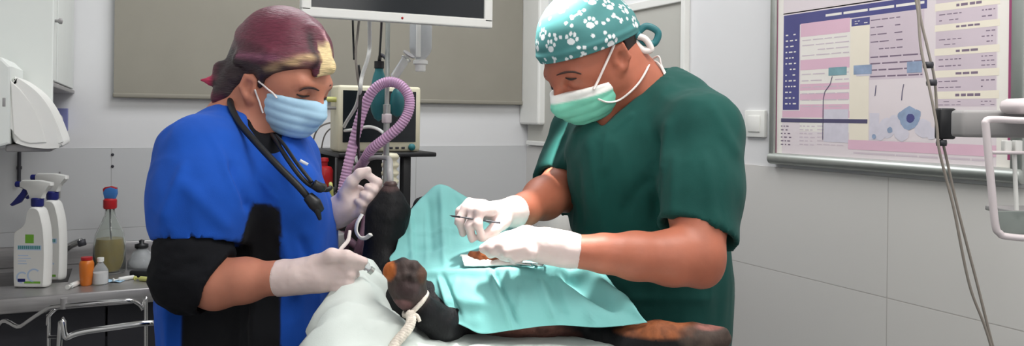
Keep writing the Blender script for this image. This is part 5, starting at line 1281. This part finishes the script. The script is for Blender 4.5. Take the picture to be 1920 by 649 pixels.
# black undershirt at the neckline, and its sleeve on the near arm
S = Sculpt(0.0045, 0.03)
S.ell(P(452, 345, 1.60), (0.145, 0.160, 0.150), k=0.06); S.chain([(438, 258, 1.575, 51), (400, 275, 1.50, 58)], 0.05); S.chain([(482, 262, 1.62, 47), (520, 296, 1.70, 50)], 0.05)
S.ell(P(545, 372, 1.51), (0.066, 0.072, 0.070), k=0.05)
S.chain([(505, 160, 1.585, 48), (468, 226, 1.580, 51), (470, 246, 1.57, 45)], 0.008, sub=True)
S.chain([(500, 228, 1.52, 26), (508, 246, 1.50, 14)], 0.01, sub=True)
S.cut(P(452, 300, 1.6), (0, 0, -1))
V, Q = S.run(2); wm.add('undershirt', (V, Q), M['blk_cloth'])
S = Sculpt(0.0045, 0.02)
S.chain([(367, 420, 1.402, 52), (367, 455, 1.397, 60), (358, 480, 1.39, 66), (348, 512, 1.382, 62)], 0.02)
S.chain([(385, 485, 1.385, 40), (380, 520, 1.378, 50)], 0.03)
S.chain([(346, 518, 1.38, 56), (402, 534, 1.375, 53), (440, 530, 1.37, 50)], 0.02)
S.chain([(318, 535, 1.385, 28), (340, 552, 1.38, 30)], 0.03)
d_ = axis((0.91, -0.05, -0.41))
S.cut(P(404, 534, 1.375), d_)
S.cone(P(380, 536, 1.377), P(470, 526, 1.364), 0.043, 0.042, 0.004, sub=True)
V, Q = S.run(2); V = folds(V, Q, 0.003, (16, 16, 26)); wm.add('undershirt_sleeve', (V, Q), M['blk_cloth'])
S = Sculpt(0.0045, 0.02)
S.chain([(546, 440, 1.735, 46), (556, 452, 1.715, 42), (580, 436, 1.68, 38)], 0.02); V, Q = S.run(2); wm.add('undershirt_sleeve', (V, Q), M['blk_cloth'])
legs(wm, P(458, 0, 1.60) * (1, 1, 0) + (0, 0, 0.88), 0.085, M['blk_cloth'], M['white'], (0.8, -0.45, 0))
# mask
S = Sculpt(0.003, 0.02)
S.ell(H.p(0.046, -0.066), (0.066, 0.066, 0.066), H.rot, 0.02)
S.ell(H.p(0.062, -0.104), (0.042, 0.046, 0.032), H.rot, 0.03)
S.cone(H.p(0.098, -0.056), H.p(0.112, -0.074), 0.013, 0.017, 0.025)
S.cut(H.p(0.10, -0.050), axis(H.u * 0.97 - H.f * 0.12))
S.cut(H.p(0.032, -0.08), axis(-H.f * 0.95 - H.s * 0.0 + H.u * 0.25))
S.cut(H.p(0.06, -0.132), -H.u)
S.ell(H.p(0.036, -0.062), (0.055, 0.060, 0.07), H.rot, 0.004, sub=True)
V, Q = S.run(2); a, b, c = H.loc(V); N = normals(V, Q)
V = V + N * (0.0016 * np.abs(np.sin((b + 0.05) * PI / 0.017)))[:, None]
mk = wm.add('face_mask', (V, Q), M['maskb'])
MF = Front(np.concatenate([V, FB.V]))
for pts in (((519, 184), (512, 175), (503, 168), (494, 160), (484, 152)), ((493, 212), (489, 200), (486, 190), (482, 180), (478, 168))):
    bm = B(); tube(bm, [MF(x, y, 0.002) for x, y in pts], 0.0018, 8, 8); wm.add('ear_loop', bm, M['strap'], mk)
bm = B(); tube(bm, [H.p(0.052, -0.060, -0.060), H.p(0.018, -0.040, -0.0755), H.p(-0.008, -0.020, -0.082)], 0.0018, 8, 8); wm.add('ear_loop', bm, M['strap'], mk)
# near hand, closed on a small vial
S = Sculpt(0.0022, 0.012)
wa, wb_ = P(519, 522, 1.355), P(560, 520, 1.35)
S.chain([(521, 522, 1.355, 30.5), (560, 519, 1.348, 29), (590, 514, 1.345, 31)], 0.02)
S.ell(P(612, 512, 1.345), (R(42, 1.345), 0.021, R(34, 1.345)), k=0.02)
for (y0, y1, r, x1) in ((497, 496, 11.0, 664), (513, 514, 11.0, 663), (528, 531, 10.5, 659), (541, 545, 9.5, 650)):
    S.chain([(628, y0, 1.338, r + 1), (x1 - 6, y1, 1.332, r), (x1, y1 + 1, 1.348, r - 0.5), (x1 - 8, y1 + 2, 1.366, r - 1), (636, y1, 1.374, r - 2)], 0.004)
S.chain([(590, 494, 1.335, 14), (622, 479, 1.325, 12.5), (650, 481, 1.323, 10.5), (683, 490, 1.332, 7.5)], 0.008)
S.chain([(648, 496, 1.332, 10), (676, 499, 1.338, 8.5)], 0.006)
glove(wm, 'near', S, 0.0022, P(520, 522, 1.355), wb_, R(30.5, 1.355), None)
S = Sculpt(0.0022, 0.012)                                            # far hand, thumb and fingers meeting in a pinch
S.chain([(622, 406, 1.605, 25), (640, 394, 1.595, 25), (655, 382, 1.585, 25)], 0.02)
S.ell(P(664, 374, 1.585), (R(29, 1.585), 0.018, R(30, 1.585)), axis((1, 0, 0)) * 0 + np.array(((0.75, 0, 0.66), (0, 1, 0), (-0.66, 0, 0.75))), k=0.015)
S.chain([(648, 362, 1.572, 14), (660, 341, 1.565, 11), (675, 326, 1.563, 9), (690, 319, 1.563, 6.5)], 0.008)
S.chain([(684, 376, 1.59, 11), (708, 362, 1.583, 9.5), (707, 342, 1.572, 8.5), (690, 329, 1.566, 7.5)], 0.006)
S.chain([(680, 384, 1.583, 11), (700, 375, 1.572, 9.5), (700, 357, 1.562, 8.5), (689, 350, 1.560, 7)], 0.006)
S.chain([(672, 392, 1.580, 11), (690, 387, 1.566, 9), (690, 370, 1.556, 8), (680, 364, 1.558, 7)], 0.006)
S.chain([(662, 400, 1.580, 10), (678, 396, 1.565, 8), (680, 383, 1.556, 7), (671, 377, 1.558, 6.5)], 0.006)
glove(wm, 'far', S, 0.0022, P(621, 407, 1.605), P(640, 394, 1.595), R(24.5, 1.605))
# things she holds
c0 = P(676, 494, 1.342)
t = Thing('glass_vial', 'small clear vial between the woman’s finger and thumb', 'vial', c0)
bm = B(); d = axis((0.55, 0.2, -0.5)); lathe(bm, [(0, -0.02), (0.007, -0.019), (0.0075, -0.015), (0.0075, 0.010), (0.005, 0.013), (0.005, 0.018), (0, 0.018)], c0 + (0.003, 0.0, 0.0), d, 16); t.add('glass', bm, M['clear'])
bm = B(); lathe(bm, [(0.0065, 0.0165), (0.0065, 0.023), (0, 0.024)], c0 + (0.003, 0, 0), d, 16); t.add('cap', bm, M['alu'], smooth='auto')
bm = B(); tube(bm, [P(630, 478, 1.34), P(641, 465, 1.345), P(652, 452, 1.35), P(655, 440, 1.352), P(656, 432, 1.354)], [0.0025, 0.0035, 0.0035, 0.003, 0.0025], 10); single('plastic_tube', 'short bent white tube sticking up from the woman’s nearer hand', 'tube', bm, M['strap'], P(641, 465, 1.345))
# stethoscope round her neck
t = Thing('stethoscope', 'black stethoscope hanging round the woman’s neck', 'stethoscope', P(500, 285, 1.42))
bm = B(); tube(bm, [P(520, 262, 1.66), P(478, 196, 1.655), P(446, 176, 1.60), P(432, 190, 1.525), P(446, 226, 1.475), P(478, 265, 1.445), P(520, 310, 1.420), P(560, 350, 1.410), P(584, 378, 1.415)], R(6.5, 1.43), 10, 10); t.add('tubing', bm, M['rubber'])
bm = B(); tube(bm, [P(500, 240, 1.60), P(516, 262, 1.50), P(540, 300, 1.432), P(566, 334, 1.415), P(590, 352, 1.420), P(612, 356, 1.445), P(620, 352, 1.46)], R(4.5, 1.43), 10, 10); t.add('binaural_tube', bm, M['rubber'])
bm = B(); tube(bm, [P(512, 250, 1.56), P(530, 268, 1.47), P(556, 305, 1.425), P(585, 342, 1.41)], R(3.5, 1.43), 10, 10); t.add('binaural_tube', bm, M['rubber'])
bm = B(); tube(bm, [P(577, 368, 1.408), P(590, 382, 1.408), P(600, 396, 1.414)], [R(10, 1.41), R(13, 1.41), R(9, 1.41)], 14); t.add('chest_piece', bm, M['black'])
bm = B(); tube(bm, [P(588, 345, 1.405), P(600, 352, 1.412), P(608, 350, 1.43)], [R(9, 1.41), R(10, 1.41), R(6, 1.41)], 12); t.add('ear_tip', bm, M['black'])
bm = B(); tube(bm, [P(592, 384, 1.406), P(596, 398, 1.406), P(600, 412, 1.41)], [R(7, 1.41), R(6, 1.41), R(3, 1.41)], 10); t.add('stem', bm, M['black'])

# ------------------------------------------------------------------ THE SURGEON
mn = Thing('person', 'man in dark green scrubs with a paw print cap and mint mask, operating', 'person', P(1225, 620, 1.68) * (1, 1, 0))
H = Head(P(1103, 86, 1.60), (-0.749, -0.468, -0.469))
S = Sculpt(0.0034, 0.03)
H.sculpt(S, True)
S.chain([(1150, 140, 1.61, 56), (1188, 170, 1.63, 52), (1212, 222, 1.655, 52)], 0.03)
S.chain([(1176, 112, 1.61, 34), (1206, 158, 1.64, 36)], 0.03)
S.chain([(1150, 190, 1.61, 24), (1138, 236, 1.608, 22), (1150, 280, 1.61, 34)], 0.03)
S.ell(P(1215, 310, 1.68), (0.13, 0.13, 0.13), k=0.04); S.ell(P(1215, 460, 1.70), (0.12, 0.10, 0.20), k=0.04)
S.chain([(1225, 235, 1.65, 50), (1305, 255, 1.51, 54)], 0.05); S.chain([(1180, 220, 1.68, 50), (1098, 245, 1.80, 48)], 0.05)
S.chain([(1312, 250, 1.49, 62), (1312, 380, 1.43, 55), (1308, 470, 1.385, 50)], 0.03)            # near upper arm
S.chain([(1306, 486, 1.38, 48), (1260, 484, 1.37, 49), (1190, 480, 1.355, 42), (1130, 475, 1.35, 33), (1085, 472, 1.345, 26), (1040, 465, 1.345, 22)], 0.02)
S.ball(P(1318, 508, 1.385), R(26, 1.385), 0.03)
S.chain([(1095, 250, 1.81, 46), (1062, 350, 1.74, 46)], 0.03)                            # far arm
S.chain([(1058, 350, 1.73, 44), (1020, 372, 1.63, 38), (985, 392, 1.54, 28), (962, 398, 1.50, 22), (945, 400, 1.48, 20)], 0.02)
H.ears(S, 0.000, -0.030)
V, Q = S.run(1); mn.add('body', (V, Q), M['skin2']); FB = Front(V)
H.eyes(mn, True, FB)
bm = B()
S = Sculpt(0.003, 0.01); S.ell(H.p(-0.012, -0.004), (0.1005, 0.0805, 0.0905), H.rot); S.cut(H.p(0, 0.01), H.u); S.cut(H.p(-0.026, 0), H.f); S.fn(lambda X, Y, Z, D: np.maximum(D, -((X - H.c[0]) * H.u[0] + (Y - H.c[1]) * H.u[1] + (Z - H.c[2]) * H.u[2] + 0.062)))
V, Q = S.run(1); mn.add('hair', (V, Q), M['hairdark']); bm.free()
# cap with paw prints and bones
S = Sculpt(0.0016, 0.02)
S.ell(H.p(-0.003, 0.010), (0.111, 0.0935, 0.105), H.rot)
A, Bp = H.p(0.112, 0.010), H.p(-0.020, -0.004)
dirn = axis(A - Bp); nrm = axis(np.cross(dirn, H.s)); nrm = nrm if nrm @ H.u < 0 else -nrm
S.cut((A + Bp) / 2, nrm)
S.ell(H.p(0.0, 0.0), (0.1035, 0.0835, 0.094), H.rot, 0.003, sub=True)
V, Q = S.run(2)
a, b, c = H.loc(V); N = normals(V, Q)
V = V + N * (0.0035 * fbm(np.stack([a * 9, b * 26, c * 9], 1), 2) + 0.0025 * np.exp(-((b - 0.012 - 0.112 * a) / 0.006) ** 2))[:, None]
a, b, c = H.loc(V)
teal_c, wht = np.array(lin((70, 128, 128))), np.array(lin((222, 226, 228)))
C = np.tile(teal_c, (len(V), 1))
uvx = np.arctan2(a, c) * 0.098; dirs = np.stack([a / 0.111, c / 0.0935, (b - 0.01) / 0.105], 1); dirs /= np.linalg.norm(dirs, axis=1, keepdims=True)
r2 = np.random.default_rng(5); placed = []
def stamp(cd, rad, ang, kind):
    cd = cd / np.linalg.norm(cd); up = np.array((0, 0, 1.0)); e1 = np.cross(up, cd); e1 /= np.linalg.norm(e1) + 1e-9; e2 = np.cross(cd, e1)
    f = dirs @ cd > 0.5
    x, y = dirs @ e1 * 0.1 / rad, dirs @ e2 * 0.1 / rad
    x, y = x * math.cos(ang) + y * math.sin(ang), -x * math.sin(ang) + y * math.cos(ang)
    if kind == 'paw':
        m = ((x / 0.48) ** 2 + ((y + 0.32) / 0.38) ** 2 < 1)
        for tx, ty in ((-0.66, 0.12), (-0.25, 0.56), (0.25, 0.56), (0.66, 0.12)): m |= ((x - tx) / 0.2) ** 2 + ((y - ty) / 0.27) ** 2 < 1
    elif kind == 'bone':
        m = (np.abs(x) < 0.7) & (np.abs(y) < 0.17)
        for tx in (-0.7, 0.7):
            for ty in (-0.2, 0.2): m |= (x - tx) ** 2 + (y - ty) ** 2 < 0.25 ** 2
    else: m = x * x + y * y < 1
    C[m & f] = wht
tries = 0
while tries < 1500:
    tries += 1
    d_ = r2.normal(size=3); d_ /= np.linalg.norm(d_)
    if d_[2] < -0.25: continue
    kind = ('paw', 'bone', 'dot')[0 if len(placed) < 30 else (1 if len(placed) < 44 else 2)]
    rad = {'paw': 0.0155, 'bone': 0.0125, 'dot': 0.0036}[kind]
    if any(np.linalg.norm(d_ - q) * 0.1 < (rad + r3) * 1.02 for q, r3 in placed): 
        continue
    placed.append((d_, rad)); stamp(d_, rad, r2.uniform(-0.7, 0.7) if kind == 'paw' else r2.uniform(0, PI), kind)
    if len(placed) > 100: break
cp = mn.add('surgical_cap', (V, Q, C), M['cap'])
kn = P(1192, 66, 1.585)
bm = B(); tube(bm, [kn, kn + (0.02, 0, 0.018), kn + (0.044, 0.0, 0.006), kn + (0.036, 0, -0.016), kn + (0.012, 0, -0.012), kn], 0.0035, 8, 8, flat=2.0); mn.add('cap_tie', bm, M['cap'] if False else M['teal'], cp)
bm = B(); tube(bm, [kn + (0, -0.005, -0.002), kn + (0.018, -0.006, -0.008), kn + (0.03, -0.004, -0.028), kn + (0.014, -0.004, -0.03), kn + (-0.004, 0, -0.01)], 0.004, 8, 8, flat=1.6); mn.add('cap_tie', bm, M['strap'], cp)
bm = B(); lathe(bm, [(0, -0.011), (0.008, -0.008), (0.011, 0), (0.008, 0.008), (0, 0.011)], kn, (1, 0, 0.3), 14); mn.add('cap_knot', bm, M['teal'], cp)
# mask with white upper edge and tie strings
S = Sculpt(0.0028, 0.02)
S.ell(H.p(0.048, -0.070), (0.068, 0.070, 0.066), H.rot, 0.02)
S.ell(H.p(0.056, -0.100), (0.048, 0.052, 0.032), H.rot, 0.03)
S.cone(H.p(0.102, -0.058), H.p(0.116, -0.078), 0.013, 0.018, 0.025)
S.cut(H.p(0.104, -0.054), axis(H.u * 0.97 - H.f * 0.16))
S.cut(H.p(0.030, -0.08), axis(-H.f * 0.93 + H.u * 0.36))
S.cut(H.p(0.06, -0.130), -H.u)
S.ell(H.p(0.036, -0.062), (0.057, 0.063, 0.07), H.rot, 0.004, sub=True)
V, Q = S.run(2); a, b, c = H.loc(V); N = normals(V, Q)
V = V + N * (0.0016 * np.abs(np.sin((b + 0.05) * PI / 0.018)))[:, None]
wt = np.clip((b + 0.070 - 0.16 * (a - 0.10)) / 0.003 + 0.5, 0, 1)[:, None]; C = np.array(lin((124, 206, 180))) * (1 - wt) + np.array(lin((236, 236, 232))) * wt
mk = mn.add('face_mask', (V, Q, C), M['maskg'])
MF = Front(np.concatenate([V, FB.V]))
for pts in (((1113, 168), (1122, 150), (1132, 128), (1141, 108), (1149, 90), (1153, 78)), ((1122, 186), (1140, 192), (1160, 188), (1180, 174), (1198, 155), (1212, 132), (1220, 112))):
    bm = B(); tube(bm, [MF(x, y, 0.003) if x < 1216 else P(x, y, 1.61) for x, y in pts], 0.0034, 8, 8, flat=0.6); mn.add('mask_tie', bm, M['strap'], mk)
bm = B(); tube(bm, [H.p(0.056, -0.060, -0.068), H.p(0.030, -0.030, -0.081), H.p(0.005, 0.000, -0.092)], 0.003, 8, 8, flat=0.6); mn.add('mask_tie', bm, M['strap'], mk)
bm = B(); e0 = P(1222, 112, 1.62)
tube(bm, [e0, e0 + (0.012, -0.01, 0.006), e0 + (0.018, -0.01, -0.012), e0 + (0.028, -0.008, -0.03)], 0.004, 8, 6, flat=0.5); tube(bm, [e0, e0 + (0.014, -0.012, -0.010), e0 + (0.03, -0.012, -0.04), e0 + (0.05, -0.01, -0.05)], 0.004, 8, 6, flat=0.5); mn.add('tie_ends', bm, M['strap'], mk)
# scrub top
S = Sculpt(0.005, 0.03)
S.ell(P(1222, 300, 1.67), (0.168, 0.172, 0.165), k=0.06); S.ell(P(1218, 440, 1.68), (0.160, 0.14, 0.19), k=0.06); S.ell(P(1232, 600, 1.69), (0.155, 0.145, 0.22), k=0.08)
S.chain([(1222, 205, 1.65, 64), (1312, 248, 1.51, 70)], 0.05); S.chain([(1180, 220, 1.69, 56), (1095, 250, 1.80, 58)], 0.05)
S.chain([(1262, 165, 1.66, 34), (1325, 215, 1.56, 44)], 0.04)
S.ell(P(1125, 300, 1.62), (0.055, 0.10, 0.09), k=0.05)
S.chain([(1316, 252, 1.49, 74), (1312, 350, 1.455, 76), (1303, 460, 1.42, 80)], 0.03)
S.chain([(1092, 255, 1.81, 56), (1072, 310, 1.775, 54), (1040, 372, 1.72, 56)], 0.03)
S.cone(P(1308, 410, 1.43), P(1304, 490, 1.405), 0.061, 0.064, 0.004, sub=True)
S.cone(P(1050, 335, 1.74), P(1030, 385, 1.70), 0.044, 0.046, 0.004, sub=True)
h1, n1_ = P(1303, 436, 1.425), axis(P(1290, 500, 1.40) - P(1306, 400, 1.44) + np.array((-0.012, 0, 0)))
h2, n2_ = P(1036, 344, 1.73), axis(P(1020, 372, 1.69) - P(1066, 322, 1.76))
def hems(X, Y, Z, D):
    p1 = (X - h1[0]) * n1_[0] + (Y - h1[1]) * n1_[1] + (Z - h1[2]) * n1_[2]
    D = np.where((np.sqrt((X - h1[0]) ** 2 + (Y - h1[1]) ** 2) < 0.096) & (Y < 1.515), np.maximum(D, p1), D)
    p2 = (X - h2[0]) * n2_[0] + (Y - h2[1]) * n2_[1] + (Z - h2[2]) * n2_[2]
    return np.where((np.sqrt((X - h2[0]) ** 2 + (Y - h2[1]) ** 2) < 0.085) & (Z > h2[2] - 0.12) & (X < P(1070, 340, 1.7)[0]), np.maximum(D, p2), D)
S.fn(hems)
S.chain([(1165, 125, 1.61, 56), (1192, 146, 1.63, 50)], 0.008, sub=True)
def vneck(X, Y, Z, D):    # the V-shaped neckline
    u, v = X / Y, (CAMZ - Z) / Y
    qx, qy = PX0 + F * (u * math.cos(ROLL) - v * math.sin(ROLL)), PY0 + F * (u * math.sin(ROLL) + v * math.cos(ROLL))
    l1 = ((qx - 1130) * (136 - 238) - (qy - 238) * (1247 - 1130)) / math.hypot(117, 102)      # > 0 above the nearer edge
    l2 = ((qx - 1130) * (200 - 238) - (qy - 238) * (1078 - 1130)) / math.hypot(52, 38)
    m = np.minimum(l1, -l2) * 1.55 / F
    return np.where(Y < 1.66, np.maximum(D, m), D)
S.fn(vneck)
S.cut(P(1225, 0, 1.68) * (1, 1, 0) + (0, 0, 0.82), (0, 0, -1))
V, Q = S.run(2); V = folds(V, Q, 0.003, (12, 12, 6))
px, py = px_of(V); N = normals(V, Q)
for p0, p1, w_, amp in (((1230, 240), (1228, 420), 8, -0.010), ((1255, 220), (1240, 330), 9, 0.006), ((1330, 190), (1390, 300), 10, 0.004), ((1265, 280), (1260, 430), 10, 0.005), ((1320, 280), (1345, 440), 12, 0.005), ((1100, 250), (1140, 440), 12, 0.005), ((1140, 240), (1130, 330), 8, 0.005), ((1165, 400), (1220, 330), 11, -0.006), ((1080, 300), (1090, 430), 9, -0.005),
                        ((1085, 240), (1040, 330), 8, 0.005), ((1190, 210), (1140, 250), 6, 0.004), ((1170, 560), (1340, 560), 10, 0.004)):
    V = crease(V, N, p0, p1, w_, amp)
tp_ = mn.add('scrub_top', (V, Q), M['green'])
legs(mn, P(1230, 0, 1.69) * (1, 1, 0) + (0, 0, 0.86), 0.085, M['green'], M['white'], (-0.8, -0.5, 0))
# near hand, pressing on the wound
S = Sculpt(0.0022, 0.012)
S.chain([(1086, 472, 1.345, 28), (1055, 467, 1.345, 29), (1030, 463, 1.345, 30)], 0.02)
S.ell(P(1005, 459, 1.345), (R(48, 1.345), 0.024, R(30, 1.345)), k=0.02)
S.chain([(985, 442, 1.35, 20), (950, 450, 1.35, 13), (925, 459, 1.352, 11), (906, 466, 1.355, 9)], 0.012)
S.chain([(982, 450, 1.335, 16), (945, 461, 1.335, 12), (928, 470, 1.345, 10), (920, 477, 1.355, 8)], 0.010)
S.chain([(985, 464, 1.325, 14), (952, 472, 1.328, 11), (944, 479, 1.345, 9), (952, 484, 1.36, 8)], 0.006)
S.chain([(995, 474, 1.322, 13), (968, 481, 1.328, 10), (964, 486, 1.345, 8), (974, 489, 1.358, 7)], 0.006)
S.chain([(1010, 465, 1.368, 14), (965, 468, 1.385, 11), (928, 474, 1.385, 8)], 0.010)
glove(mn, 'near', S, 0.0022, P(1086, 472, 1.345), P(1055, 468, 1.345), R(28, 1.345))
S = Sculpt(0.0022, 0.012)                                            # far hand with the scalpel
S.chain([(970, 397, 1.505, 27), (955, 398, 1.485, 26)], 0.02)
S.ell(P(930, 399, 1.462), (R(30, 1.462), 0.022, R(23, 1.462)), k=0.02)
S.chain([(908, 388, 1.45, 11), (874, 391, 1.432, 10), (862, 414, 1.425, 8.5), (868, 438, 1.430, 7.5)], 0.005)
S.chain([(912, 392, 1.442, 11), (888, 396, 1.420, 10), (880, 424, 1.412, 8.5), (885, 448, 1.418, 7.5)], 0.005)
S.chain([(920, 394, 1.432, 12), (899, 396, 1.410, 10), (896, 420, 1.403, 8.5), (902, 440, 1.410, 7.5)], 0.005)
S.chain([(908, 384, 1.468, 10), (880, 380, 1.455, 9), (862, 396, 1.446, 7.5), (858, 418, 1.446, 7)], 0.005)
S.chain([(945, 416, 1.452, 14), (925, 432, 1.43, 10.5), (904, 446, 1.418, 8)], 0.010)
glove(mn, 'far', S, 0.0022, P(969, 397, 1.505), P(955, 398, 1.487), R(27, 1.505))
